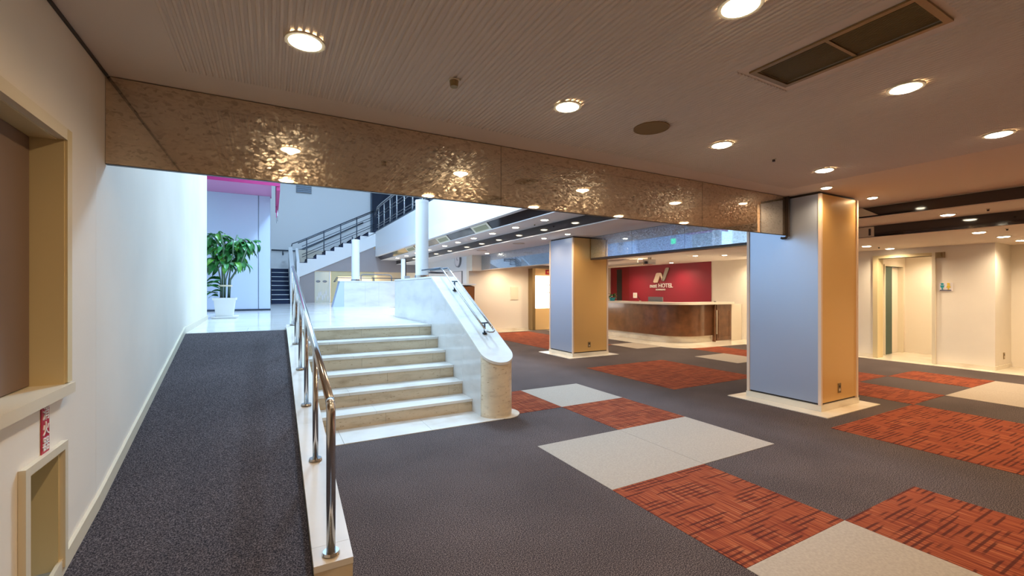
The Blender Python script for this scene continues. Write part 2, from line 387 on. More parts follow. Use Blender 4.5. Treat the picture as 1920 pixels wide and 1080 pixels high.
# base boards
struct('baseboard_left', MB().prism([(-.80, 1.5, .01), (-.785, 1.5, .01), (-.785, 3.04, rz(3.04)), (-.80, 3.04, rz(3.04))],
    [(-.80, 1.5, .09), (-.785, 1.5, .09), (-.785, 3.04, rz(3.04)+.075), (-.80, 3.04, rz(3.04)+.075)]), M['ivory'])
struct('baseboard_left', MB().prism([(-.80, 3.041, rz(3.04)), (-.785, 3.041, rz(3.04)), (xl2(6.37)+.016, 6.37, HP), (xl2(6.37), 6.37, HP)],
    [(-.80, 3.041, rz(3.04)+.075), (-.785, 3.041, rz(3.04)+.075), (xl2(6.37)+.016, 6.37, HP+.075), (xl2(6.37), 6.37, HP+.075)]), M['ivory'])
struct('baseboard_left', MB().prism([(xl2(6.37), 6.372, HP), (xl2(6.37)+.016, 6.372, HP), (xl2(9.3)+.016, 9.3, HP), (xl2(9.3), 9.3, HP)],
    [(xl2(6.37), 6.372, HP+.075), (xl2(6.37)+.016, 6.372, HP+.075), (xl2(9.3)+.016, 9.3, HP+.075), (xl2(9.3), 9.3, HP+.075)]), M['ivory'])
# window opening: jambs, sill, dark room behind
w1 = thing('window_1', None, None, (XL, 1.9, 1.0)); w1['kind'] = 'structure'
box(-1.25, XL+.012, 2.60, 2.634, 1.03, 2.13).build('window_jamb', M['yellow_frame'], w1)
box(XL-.01, XL+.022, 2.605, 2.655, 1.05, 2.155).build('window_casing', M['yellow_frame'], w1)
box(XL-.01, XL+.022, 1.0, 2.604, 2.105, 2.155).build('window_casing', M['ivory'], w1)
box(-1.25, XL-.011, 1.0, 2.60, 2.10, 2.129).build('window_head', M['yellow_frame'], w1)
box(-1.9, XL+.035, 1.0, 2.65, 1.001, 1.045).build('window_sill', M['ivory'], w1)
struct('wall_booth', MB().box(-2.2, -1.35, 3.0, 3.1, .9, 2.7).box(-2.3, -2.2, .5, 3.1, .9, 2.7).box(-2.2, -1.351, .5, 3.1, 2.3, 2.35), M['brown_dark'])
box(-.93, -.895, 1.0, 2.598, 1.05, 2.098).build('window_shutter', M['brown_dark'], w1)
# fire extinguisher niche
nc = thing('extinguisher_niche', 'low recessed niche with chipped cream frame under the counter ledge', 'niche', (XL, 2.43, 0))
box(-1.18, -1.16, 2.27, 2.585, .15, .77).build('back_panel', M['yellow_frame'], nc)
box(-1.159, XL+.004, 2.565, 2.584, .26, .77).build('side_panel', M['yellow_frame'], nc)
box(-1.159, XL+.004, 2.271, 2.290, .19, .77).build('side_panel', M['yellow_frame'], nc)
box(-1.159, XL+.004, 2.291, 2.564, .75, .769).build('top_panel', M['yellow_frame'], nc)
MB().box(XL+.001, XL+.022, 2.235, 2.272, .19, .80).box(XL+.001, XL+.022, 2.582, 2.612, .26, .80).box(XL+.001, XL+.022, 2.272, 2.582, .768, .80).build('frame', M['ivory'], nc)
# sign 消火器
fs = thing('fire_extinguisher_sign', 'narrow red vertical sign with white Japanese characters under the ledge', 'sign', (XL+.003, 2.445, .88))
box(XL+.001, XL+.004, 2.412, 2.482, .80, .985).build('sign_plate', M['signred'], fs)
for i, ch in enumerate('消火器'):
    text('character', ch, .058, (XL+.005, 2.447, .955-.0615*i), (0, 1, 0), M['signwhite'], fs, bold=.0003)
# ---- main ceiling
CEIL = MB().box(-1.35, 7.45, -4, 2.31*0+.76, HC, 2.95)
c1 = MB()
VX0, VX1, VY0, VY1 = 2.30, 2.60, .775, 1.455
c1.box(-1.35, VX0, -4, 3.3, HC, 2.95).box(VX1, 7.45, -4, 3.3, HC, 2.95).box(VX0, VX1, -4, VY0, HC, 2.95).box(VX0, VX1, VY1, 3.3, HC, 2.95)
ceil = struct('ceiling', c1, M['ceil'])
struct('ceiling', MB().box(5.0, 7.45, 3.301, 5.0, HC, 2.95).box(5.0, 6.30, 5.0, 21.4, HC, 2.95), M['ceil_white'])
struct('ceiling', box(7.45, 8.59, -4, 5.0, 2.50, 2.95), M['ceil'])
struct('ceiling', box(8.59, 13.4, -4, 5.0, 2.32, 2.95), M['ceil'])
struct('ceiling', box(6.30, 12.4, 5.0, 14.2, 2.38, 2.95), M['ceil_white'])
struct('ceiling', box(4.30, 5.0, 3.402, 21.4, 2.82, 3.2), M['ceil_white'])
struct('ceiling', MB().exty([(4.04, 2.96), (4.16, 2.96), (4.16, 3.3), (4.04, 3.3)], 3.402, 20.0), M['ceil_white'])
# ribs of the acoustic ceiling panel
rb = MB(); x = -.42
while x < 5.3:
    segs = [(-1.2, 2.93)]
    if VX0-.07 < x+.013 and x < VX1+.07: segs = [(-1.2, VY0-.05), (VY1+.05, 2.93)]
    for a, b in segs:
        rb.quad([(x, a, HC-.0005), (x+.004, a, HC-.007), (x+.004, b, HC-.007), (x, b, HC-.0005)])
        rb.quad([(x+.004, a, HC-.007), (x+.014, a, HC-.007), (x+.014, b, HC-.007), (x+.004, b, HC-.007)])
        rb.quad([(x+.014, a, HC-.007), (x+.018, a, HC-.0005), (x+.018, b, HC-.0005), (x+.014, b, HC-.007)])
    x += .030
o = rb.build('ribbed_panel', M['ceil'], ceil); o['kind'] = 'stuff'
# stepped risers of dark glass
struct('trim_1', box(7.435, 7.449, -4, 4.99, 2.49, HC-.012), M['black_glass'])
struct('trim_2', box(8.575, 8.589, -4, 4.99, 2.325, 2.499), M['black_glass'])
struct('trim_3', box(4.985, 4.999, 3.41, 21.3, 2.648, 2.819), M['black_glass'])
struct('trim_4', MB().exty([(4.161, 2.962), (4.175, 2.962), (4.315, 2.822), (4.299, 2.822)], 3.41, 21.3), M['black_glass'])
struct('trim_5', MB().box(4.99, 5.02, 3.41, 21.3, 2.628, 2.648), M['ceil_white'])
struct('trim_6', MB().box(7.43, 7.46, -4, 4.99, 2.478, 2.49), M['ceil'])
struct('trim_7', MB().box(4.29, 4.33, 3.41, 21.3, 2.806, 2.821), M['ceil_white'])
# dark strip painted in for the shadow line at the head of left wall
struct('shadow_strip', box(XL+.0005, XL+.012, -4, 3.19, HC-.012, HC-.0005), M['dark'])
# ---- gallery slab (upper floor) and its fascia
struct('floor_upper', box(4.05, 6.4, 3.6, 21.4, 3.3, 4.05), M['white'])
# atrium enclosure
struct('wall_back', MB().box(-6, 12, 22.2, 22.4, HP-.1, 8), M['white'])
struct('wall_atrium_left', MB().box(-6.2, -6, 9, 22.4, HP, 8), M['white'])
struct('ceiling_atrium', MB().box(-6.2, 12, 3.4, 22.4, 8.0, 8.2), M['white'])
struct('wall_atrium_front', MB().box(-6.2, 12, 3.2, 3.4, 2.951, 8.0).box(-6.2, -1.35, 9.0, 9.2, HP, 8), M['white'])
struct('wall_atrium_right', MB().box(12, 12.2, 3.4, 22.4, 2.96, 8.0), M['white'])
# dark window band at the upper back
win = thing('window_2', None, None, (4.6, 22.1, 4.0)); win['kind'] = 'structure'
box(4.25, 9.5, 22.15, 22.19, 4.05, 7.6).build('pane', M['darkblue_glass'], win)
for i in range(6): box(4.25+i*1.0, 4.31+i*1.0, 22.1, 22.149, 4.05, 7.6).build('mullion', M['dark_steel'], win)
# blue-lit plant wall
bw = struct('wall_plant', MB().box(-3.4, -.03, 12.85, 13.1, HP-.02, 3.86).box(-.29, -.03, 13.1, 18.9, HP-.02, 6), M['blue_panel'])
struct('trim_9', MB().box(-.293, -.283, 12.842, 12.849, HP+.02, 3.86), M['dark_steel'])
struct('baseboard_plant', MB().box(-3.4, -.02, 12.835, 12.849, HP, HP+.045), M['dark_steel'])
bk = thing('bulkhead', 'magenta edged bulkhead with mauve underside over the plant wall', 'bulkhead', (-1, 12, 3.86))
box(-3.4, .0, 11.16, 13.1, 3.862, 3.90).build('soffit_panel', M['mauve'], bk)
box(-3.4, .17, 11.14, 11.159, 3.79, 4.6).build('fascia_board', M['magenta'], bk)
box(.10, .17, 11.16, 14.4, 3.70, 4.6).build('end_board', M['magenta'], bk)
for (x, y, a, m, lb) in ((.11, 13.3, 3.28, 'magenta', 'narrow magenta banner hanging at the corner of plant wall'), (.14, 13.9, 3.42, 'white', 'short white hanging banner with grey tip behind the magenta one')):
    b = thing('hanging_banner', lb, 'banner', (x, y, a))
    box(x, x+.015, y, y+.25, a+.12, 3.699).build('banner_cloth', M[m], b); box(x, x+.015, y, y+.25, a, a+.118).build('banner_tip', M['grey'], b)
# far partition under the stair and shop front
us = lambda x: 2.06+(x-.95)*.4645
wf = MB().exty([(.96, HP), (1.58, HP), (1.58, us(1.58)), (.96, us(.96))], 20.05, 20.2).exty([(1.581, 2.28), (4.0, 2.28), (4.0, us(4.0)-.08), (1.581, us(1.581))], 20.05, 20.2).box(4.001, 5.93, 20.05, 20.2, 2.28, 3.29)
struct('wall_understair', wf, M['taupe'])
struct('wall_shop', MB().box(1.0, 7, 22.0, 22.19, HP, 3.3), M['cream'])
# white side wall with clock
struct('wall_side', MB().box(5.93, 6.1, 14.101, 22.2, 0, 3.3), M['white'])
# cream far wall
struct('wall_far', MB().box(5.93, 12.249, 13.9, 14.1, 0, 2.7), M['cream'])
struct('baseboard_far', MB().box(5.94, 8.35, 13.885, 13.899, .006, .10), M['slab'])
struct('wall_pier', MB().box(5.90, 6.42, 13.55, 13.898, 2.12, HC), M['cream'])
# reception wall
struct('wall_reception', MB().box(12.25, 12.45, 7.0, 13.9, 0, 2.7), M['plaster'])
# red feature wall panel on it
rw = thing('red_feature_wall', 'deep red feature wall panel behind the reception counter', 'wall panel', (12.24, 11, 0))
box(12.225, 12.249, 9.18, 12.80, .0, 2.379).build('wall_panel', M['red'], rw)
box(12.235, 12.249, 12.81, 13.88, .0, 2.379).build('side_panel', M['darkred'], rw)
box(12.222, 12.234, 13.22, 13.50, .0, 2.30).build('door_gap', M['black'], rw)
# restroom wall with opening
wr = MB().box(11.47, 11.67, 4.53, 7.35, 0, 2.32).box(11.47, 11.67, 2.76, 3.60, 0, 2.32).box(11.47, 11.67, 3.60, 4.53, 2.14, 2.32)
wr.box(11.47, 12.45, 7.15, 7.35, 0, 2.38).box(11.67, 12.6, 2.76, 2.96, 0, 2.32)
struct('wall_right', wr, M['plaster'])
struct('wall_right', MB().box(12.35, 12.5, -4, 2.76, 0, 2.32), M['cream'])
struct('wall_restroom', MB().box(13.1, 13.2, 3.3, 4.7, 0, 2.32).box(11.67, 12.05, 4.62, 4.75, 0, 2.32).box(12.95, 13.1, 4.62, 4.75, 0, 2.32).box(12.05, 12.95, 4.62, 4.75, 2.0, 2.32).box(11.67, 13.2, 3.35, 3.45, 0, 2.32), M['cream'])
struct('baseboard_right', MB().box(11.455, 11.469, 4.58, 7.15, .006, .075).box(11.455, 11.469, 2.76, 3.54, .006, .075).box(11.47, 12.34, 2.745, 2.759, .006, .075), M['slab'])
# enclosure behind the camera
struct('wall_rear', MB().box(-1.35, 12.5, -4.2, -4, 0, HC), M['plaster'])

# ================================================================== PILLARS
def pillar(x0, x1, y0, y1, label):
    p = thing('pillar', label, 'pillar', ((x0+x1)/2, (y0+y1)/2, 0))
    t = .012
    box(x0+.03, x1-.03, y0+.03, y1-.03, .01, HC-.002).build('core', M['dark'], p)
    box(x0+t, x0+.029, y0+.035, y1-.035, .10, HC-.03).build('side_panel', M['daylit_face'], p)
    box(x1-.029, x1-t, y0+.035, y1-.035, .10, HC-.03).build('side_panel', M['daylit_face'], p)
    box(x0+.035, x1-.035, y0+t, y0+.029, .10, HC-.03).build('front_panel', M['lamplit_face'], p)
    box(x0+.035, x1-.035, y1-.029, y1-t, .10, HC-.03).build('front_panel', M['lamplit_face'], p)
    for cx, cy in ((x0, y0), (x1, y0), (x0, y1), (x1, y1)):
        sx = 1 if cx == x0 else -1; sy = 1 if cy == y0 else -1
        a, b = sorted((cx, cx+sx*.034)); c, d = sorted((cy, cy+sy*.034))
        box(a, b, c, d, .08, HC-.03).build('corner_trim', M['trim_wood'], p)
    box(x0-.006, x1+.006, y0-.006, y1+.006, .006, .078).build('plinth', M['slab'], p)
    bx = .17
    ox0, ox1, oy0, oy1 = x0-.21, x1+.16, y0-.17, y1+.14
    for a in ((ox0, ox1, oy0, y0-.007), (ox0, ox1, y1+.007, oy1), (ox0, x0-.007, y0-.006, y1+.006), (x1+.007, ox1, y0-.006, y1+.006)):
        box(*a, .0, .008).build('border_slab', M['slab'], p)
    return p
pillar(5.73, 6.62, 2.81, 3.74, 'large square pillar nearest the camera, side tinted pale blue for daylight and front amber for lamplight')
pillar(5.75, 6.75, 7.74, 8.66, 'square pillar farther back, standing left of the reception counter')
def outlet(x, y, z, ax, label, nm='M'):
    t = thing('wall_outlet', label, 'outlet', (x, y, z))
    box(x-.035, x+.035, y-.006, y, z-.06, z+.06).build('cover_plate', M['brass'], t)
    box(x-.014, x+.014, y-.009, y-.0062, z+.008, z+.034).build('socket', M['dark'], t)
    box(x-.014, x+.014, y-.009, y-.0062, z-.034, z-.008).build('socket', M['ivory'], t)
outlet(6.17, 2.822, .245, 0, 'small brass wall outlet low on the nearest pillar')
outlet(6.21, 7.752, .25, 0, 'small brass wall outlet low on the farther pillar')
outlet(11.93, 2.758, .24, 0, 'small wall outlet low on the right corner wall')

# ================================================================== MIRROR BEAMS
bm = thing('mirror_beam', 'long bronze mirrored ceiling beam running from the left wall to the near pillar', 'beam', (2.4, 3.3, 2.15))
ZB = 2.152
box(-.803, 5.72, 3.2095, 3.226, ZB+.004, HC-.001).build('beam_core', M['dark'], bm)
for a, b in ((-.805, 1.65), (1.65, 4.12), (4.12, 5.725)):
    box(a+.002, b-.002, 3.20, 3.209, ZB, HC-.006).build('mirror_panel', M['mirror'], bm)
box(-.803, 5.72, 3.198, 3.228, ZB-.004, ZB-.0005).build('bottom_trim', M['dark'], bm)
ct = thing('corner_trim_bracket', 'dark brown post with rounded foot where mirror beam meets pillar', 'trim', (5.70, 3.19, 2.12))
box(5.69, 5.728, 3.165, 3.197, ZB-.02, HC-.004).build('post', M['dark'], ct)
MB().tube([(5.69, 3.182, ZB-.02), (5.70, 3.20, ZB-.035), (5.70, 3.24, ZB-.037), (5.70, 3.26, ZB-.03)], .016).build('foot', M['dark'], ct)
b2 = thing('mirror_beam', 'mirrored ceiling beam between the two pillars above the reception', 'beam', (6.3, 5.7, 2.15))
box(6.25, 6.40, 3.76, 7.72, 2.17, HC-.001).build('beam_core', M['dark'], b2)
for a, b in ((3.76, 5.2), (5.2, 6.46), (6.46, 7.73)):
    box(6.24, 6.249, a+.002, b-.002, 2.175, HC-.005).build('mirror_panel', M['mirror_b'], b2)
box(6.232, 6.41, 3.76, 7.73, 2.135, 2.169).build('bottom_trim', M['dark'], b2)
b3 = thing('mirror_beam', 'mirrored ceiling beam from the farther pillar to the cream far wall', 'beam', (6.3, 11, 2.15))
box(6.25, 6.40, 8.68, 13.54, 2.17, HC-.001).build('beam_core', M['dark'], b3)
for a, b in ((8.68, 11.2), (11.2, 13.54)):
    box(6.24, 6.249, a+.002, b-.002, 2.15, HC-.005).build('mirror_panel', M['mirror_b'], b3)
box(6.235, 6.41, 8.68, 13.54, 2.135, 2.149).build('bottom_trim', M['cream'], b3)

# ================================================================== BALUSTRADE WALL AND ITS RAILS
XB0, XB1, YN = 2.11, 2.49, 4.60
def bz(y): return min(1.665, .775+.5215*(y-4.66))
bl = thing('balustrade_wall', 'polished marble balustrade wall sloping down beside the steps to a round end', 'balustrade', (2.3, 6, 0))
cxb, rb_ = (XB0+XB1)/2, (XB1-XB0)/2
half = arc(cxb, YN, rb_, 0, -PI, 24)
def strip_pts():
    left = [(XB0, YN), (XB0, 6.37)]
    return left
ol = [(XB1, YN)] + [p for p in half[1:-1]] + [(XB0, YN)]
# round newel
MB().ext(list(reversed(ol)) if False else [(x, y) for x, y in reversed([(XB1, YN)] + half[1:-1] + [(XB0, YN)])], 0, lambda x, y: bz(y)-.03, True).build('newel_post', M['newel'], bl)
cuts = [YN+.001, 5.15, 5.77, 6.385, 7.3, 8.2]
for a, b in zip(cuts, cuts[1:]):
    MB().extx([(a+.001, 0), (b-.001, 0), (b-.001, bz(b)-.031), (a+.001, bz(a)-.031)], XB0, XB1).build('wall_slab', M['wall_marble'], bl)
MB().ext([(x, y) for x, y in [(XB1+.012, 6.367)] + [(cxb+(px-cxb)*1.06, YN+(py-YN)*1.06) for px, py in half] + [(XB0-.008, 6.367)]][::-1],
    lambda x, y: bz(y)-.029, lambda x, y: bz(y)).build('coping', M['tread'], bl)
box(XB0-.008, XB1+.012, 6.368, 8.2, 1.637, 1.666).build('coping', M['tread'], bl)
box(XB0, 2.72, 8.201, 8.6, 0, 1.634).build('return_wall', M['wall_marble'], bl)
box(XB0-.008, 2.73, 8.2015, 8.61, 1.637, 1.666).build('coping', M['tread'], bl)
# twin sloping rails and level loop
rl = thing('stair_rail', 'twin chrome tube rail on top of the marble balustrade wall', 'handrail', (2.3, 6, 1.6))
def rzz(y): return bz(y)+.135
for xx in (2.26, 2.37):
    MB().tube([(xx, 4.80, rzz(4.80)), (xx, 6.25, rzz(6.25)), (xx, 6.37, rzz(6.37)-.005)], .012).build('rail_tube', M['chrome'], rl)
MB().tube([(2.26, 4.80, rzz(4.8)), (2.262, 4.77, rzz(4.8)-.018), (2.29, 4.745, rzz(4.8)-.03), (2.34, 4.745, rzz(4.8)-.03), (2.368, 4.77, rzz(4.8)-.018), (2.37, 4.80, rzz(4.8))], .012).build('end_loop', M['chrome'], rl)
MB().tube([(2.26, 6.37, 1.795), (2.262, 7.3, 1.80), (2.30, 7.75, 1.80), (2.45, 8.15, 1.80), (2.62, 8.30, 1.80), (2.9, 8.36, 1.80), (3.02, 8.30, 1.80), (3.03, 8.20, 1.80), (2.9, 8.12, 1.80), (2.75, 8.05, 1.80), (2.55, 7.8, 1.80), (2.40, 7.3, 1.80), (2.37, 6.37, 1.795)], .012).build('level_rail', M['dark_steel'], rl)
for yy in (4.93, 5.95): 
    MB().tube([(2.315, yy, bz(yy)), (2.315, yy, rzz(yy)-.01)], .012).tube([(2.26, yy, rzz(yy)), (2.37, yy, rzz(yy))], .009).cyl(2.315, yy, .03, bz(yy)-.004, bz(yy)+.018, 14).build('bracket', M['dark_steel'], rl)
for (xx, yy) in ((2.36, 7.5), (2.66, 8.32)):
    MB().tube([(xx, yy, 1.667), (xx, yy, 1.80)], .015).build('post', M['dark_steel'], rl)

# ================================================================== RAMP HANDRAIL
hr = thing('ramp_handrail', 'polished steel handrail on six posts along the carpeted ramp', 'handrail', (.244, 2.2, .2))
XR = .244
def hz(y): return cz(y)+.700+.012*(y-2.2)
ys6 = [2.207+.828*i for i in range(6)]
pts = [(XR, 2.207, cz(2.207)+.01), (XR, 2.207, hz(2.207)-.035)]
for i in range(1, 7):
    a = PI/2*i/6; pts.append((XR, 2.207+.035*(1-math.cos(a)), hz(2.207)-.035+.033*math.sin(a)))
MB().tube(pts, .0205, 16).build('post', M['chrome'], hr)
MB().tube([(XR, 2.242, hz(2.242)), (XR, 4, hz(4)), (XR, 6.32, hz(6.32)), (XR, 6.40, hz(6.40)-.01)], .0205, 16).tube([(XR, 2.225, hz(2.207)-.006), (XR, 2.245, hz(2.245))], .0205, 16).build('top_rail', M['chrome'], hr)
for i, y in enumerate(ys6):
    if i: MB().tube([(XR, y, cz(y)+.005), (XR, y, hz(y)-.01)], .017, 14).build('post', M['chrome'], hr)
    MB().cyl(XR, y, .040, cz(y)+.003, cz(y)+.014, 22, .036).build('base_flange', M['chrome'], hr)

# ================================================================== FAR STAIRCASE
fs2 = thing('far_staircase', 'white staircase with navy treads rising behind the platform to the gallery', 'staircase', (1.8, 20.3, HP))
for i in range(8):
    y0 = 18.9+.25*i
    box(.0, .62, y0, 20.95, HP+.18*i, HP+.18*(i+1)-.02).build('lower_step', M['tread_blue'], fs2)
    box(-.0, .62, y0-.02, y0+.25, HP+.18*(i+1)-.019, HP+.18*(i+1)).build('step_nosing', M['white'], fs2)
box(-.28, .95, 20.96, 22.1, HP, HP+8*.18).build('landing', M['taupe'], fs2)
MB().extx([(18.75, HP), (20.94, HP), (20.94, 3.3), (18.75, 2.15)], .63, .78).build('lower_parapet', M['white'], fs2)
MB().extx([(18.95, HP), (20.04, HP), (20.04, 3.2), (18.95, 2.6)], .86, .955).build('lower_parapet', M['white'], fs2)
sx0, run, rise, zs = .95, .35, .178, 2.42
ol = [(.95, 1.98), (.95, zs)]
for i in range(9):
    ol += [(sx0+run*i, zs+rise*(i+1)), (sx0+run*(i+1), zs+rise*(i+1))]
ol += [(4.05, 4.03), (4.05, 3.42)]
ol2 = ol[::-1]
MB().exty(ol, 20.0, 20.045).build('stringer', M['white'], fs2)
for i in range(9):
    MB().exty([(sx0+run*i-.02, zs+rise*(i+1)+.002), (sx0+run*(i+1), zs+rise*(i+1)+.002), (sx0+run*(i+1), zs+rise*(i+2)-.01), (sx0+run*(i+1)-.12, zs+rise*(i+1)+.03), (sx0+run*i-.02, zs+rise*(i+1)+.022)][::-1], 20.05, 21.4).build('upper_step', M['tread_blue'], fs2)
MB().prism([(.96, 20.21, 2.0), (.96, 21.9, 2.0), (4.0, 21.9, 3.5), (4.0, 20.21, 3.5)][::-1], [(.96, 20.21, 2.35), (.96, 21.9, 2.35), (4.0, 21.9, 3.9), (4.0, 20.21, 3.9)][::-1]).build('stair_soffit', M['white'], fs2)
# its railing
sr = thing('far_stair_railing', 'dark steel railing climbing along the far white staircase', 'railing', (2.4, 20.02, 2.6))
def sz(x): return zs+rise*((x-sx0)/run+1)
for h, r in ((.86, .022), (.80, .018), (.60, .012), (.50, .012), (.26, .012), (.16, .012)):
    x0 = .95 if h > .7 else 1.1
    p = [(x0, 20.03, sz(x0)+h), (4.0, 20.03, sz(4.0)+h)]
    if h == .86: p = [(.72, 20.03, sz(.8)+h-.12), (.74, 20.03, sz(.8)+h-.02)] + p
    MB().tube(p, r, 8).build('rail_tube', M['dark_steel'], sr)
for i in range(5):
    x = 1.28+i*.66; MB().tube([(x, 20.03, sz(x)-.15), (x, 20.03, sz(x)+.85)], .022, 8).build('post', M['dark_steel'], sr)
MB().tube([(-.0, 22.12, 3.25), (.9, 22.12, 3.25), (1.3, 22.12, 3.35), (3.9, 22.12, 4.75)], .03, 8).build('wall_rail', M['dark_steel'], sr)
for x in (.45, 1.6, 3.4): MB().tube([(x, 22.12, sz(x)+.2 if x > 1 else 3.25), (x, 22.14, sz(x)-.0 if x > 1 else 3.05)], .025, 8).build('wall_bracket', M['dark_steel'], sr)
# gallery railing
gr = thing('gallery_railing', 'steel railing with upright posts along the upper gallery edge', 'railing', (4.12, 16, 4.05))
GZ = 4.05
MB().tube([(4.02, 20.0, GZ+.75), (4.06, 19.6, GZ+1.05), (4.10, 19.0, GZ+1.12), (4.12, 4, GZ+1.12)], .025, 8).build('top_rail', M['chrome'], gr)
MB().tube([(4.02, 20.0, GZ+.68), (4.06, 19.6, GZ+.97), (4.10, 19.0, GZ+1.04), (4.12, 4, GZ+1.04)], .015, 8).build('rail_tube', M['chrome'], gr)
for h in (.2, .3, .62, .74): MB().tube([(4.10, 19.9, GZ+h), (4.12, 4, GZ+h)], .012, 8).build('rail_tube', M['chrome'], gr)
for i in range(15):
    y = 19.6-i*1.05; MB().tube([(4.11, y, GZ), (4.11, y, GZ+1.04)], .022, 8).build('post', M['chrome'], gr)
box(4.06, 4.3, 3.7, 21.0, 4.051, 4.11).build('kick_board', M['dark_steel'], gr)

# ================================================================== UPLIGHT COLUMNS
def column(x, y, z0, z1, r, label):
    c = thing('white_column', label, 'column', (x, y, z0))
    MB().cyl(x, y, r, z0+.02, z1-.05, 32).build('shaft', M['white'], c)
    MB().cyl(x, y, r*1.12, z0+.001, z0+.05, 32).build('base_ring', M['chrome'], c)
    MB().ring(x, y, r*.8, r*1.02, z1-.049, z1, 28).build('top_ring', M['white'], c)
column(2.30, 7.46, 1.666, 3.02, .112, 'tall white round column standing on the near marble balustrade')
column(2.36, 14.72, 1.762, 3.08, .125, 'smaller white round column on the far planter wall')
# ================================================================== FAR PLANTER WALL
pw = thing('planter_wall', 'white marble planter wall with slanted left end across the far platform', 'low wall', (2.8, 14.6, HP))
for a, b in ((1.98, 2.62), (2.62, 3.04), (3.04, 4.2)):
    box(a+.001, b-.001, 14.5, 14.95, HP, 1.732).build('wall_slab', M['wall_marble'], pw)
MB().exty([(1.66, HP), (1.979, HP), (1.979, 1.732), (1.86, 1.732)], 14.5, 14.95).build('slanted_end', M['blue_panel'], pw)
box(1.85, 4.21, 14.49, 14.96, 1.733, 1.76).build('coping', M['white'], pw)
pr = thing('planter_rail', 'thin dark rail with posts above the far planter wall', 'handrail', (2.9, 14.9, 1.76))
MB().tube([(1.72, 14.8, 1.72), (1.80, 14.8, 1.86), (4.2, 14.8, 1.86)], .014, 8).build('rail_tube', M['dark_steel'], pr)
MB().tube([(1.76, 14.9, 1.72), (1.86, 14.9, 1.86), (4.2, 14.9, 1.86)], .010, 8).build('rail_tube', M['dark_steel'], pr)
for x in (2.95, 3.52, 4.1): MB().tube([(x, 14.8, 1.76), (x, 14.8, 1.86)], .016, 8).build('post', M['dark_steel'], pr)
r3 = thing('far_stair_handrail', 'thin rounded handrail loop standing behind the far planter wall', 'handrail', (3.2, 16, HP))
MB().tube([(2.85, 16.6, HP), (2.85, 16.6, 1.95), (2.87, 16.6, 2.02), (2.92, 16.6, 2.04), (3.86, 16.6, 2.04), (3.93, 16.6, 2.01), (3.95, 16.6, 1.95), (3.95, 16.6, HP)], .02, 8).build('rail_tube', M['grey'], r3)
sp = thing('sign_pillar', 'slim white upright display pillar with dark edge behind the balustrade', 'display stand', (3.6, 13.2, HP))
box(3.50, 3.60, 13.4, 13.5, HP, 2.42).build('panel', M['white'], sp); box(3.605, 3.635, 13.4, 13.5, HP, 2.45).build('edge_strip', M['dark'], sp)
box(3.58, 3.72, 13.30, 13.39, 1.70, 1.90).build('leaflet_box', M['grey'], sp)

# shop front
sf = thing('glass_screen', 'frosted glass screen with faint patterns beneath the far staircase', 'screen', (1.9, 20.1, HP))
box(1.60, 2.16, 20.10, 20.13, HP, 2.27).build('pane', M['frost'], sf)
box(1.581, 1.599, 20.08, 20.15, HP, 2.279).build('frame', M['ivory'], sf); box(2.161, 2.20, 20.08, 20.15, HP, 2.279).build('frame', M['white'], sf)
for i in range(7):
    MB().cyl(0, 0, .06, 0, .01, 14)
    x = 1.66+.07*i; z = 1.05+.10*(i % 3)
    box(x, x+.045, 20.09, 20.099, z, z+.16+.05*(i % 2)).build('pattern', M['white'], sf)
for i in range(2):
    m = MB(); cx = 1.72+.26*i; cz_ = 1.84
    m.prism([(cx+.09*math.cos(a), 20.095, cz_+.05*math.sin(a)) for a in [2*PI*k/14 for k in range(14)]], [(cx+.09*math.cos(a), 20.088, cz_+.05*math.sin(a)) for a in [2*PI*k/14 for k in range(14)]]).build('pattern', M['grey'], sf)
gp = thing('shop_portal', 'pale yellow doorway frame of the lit shop beyond the platform', 'door frame', (3, 20.1, HP))
box(2.22, 2.50, 20.08, 20.18, HP, 2.279).build('jamb', M['yellow_frame'], gp)
box(3.92, 4.02, 20.08, 20.18, HP, 2.279).build('jamb', M['yellow_frame'], gp)
box(2.501, 3.919, 20.08, 20.18, 2.06, 2.279).build('header', M['yellow_frame'], gp)
box(2.55, 3.9, 20.3, 20.5, 2.10, 2.16).build('lamp_strip', M['glow_warm'], gp)
l = bpy.data.lights.new('shop_light', 'AREA'); l.energy = 90; l.size = 2.5; l.color = (1, .82, .5); lo = bpy.data.objects.new('shop_light', l); COL.objects.link(lo); lo.location = (3.2, 21.6, 2.26)
cs = thing('shop_counter', 'white counter block glimpsed inside the lit shop', 'counter', (2.8, 20.9, HP))
box(2.5, 3.4, 20.7, 21.2, HP, 1.75).build('body', M['white'], cs); box(2.48, 3.42, 20.68, 21.22, 1.751, 1.79).build('top', M['white'], cs)

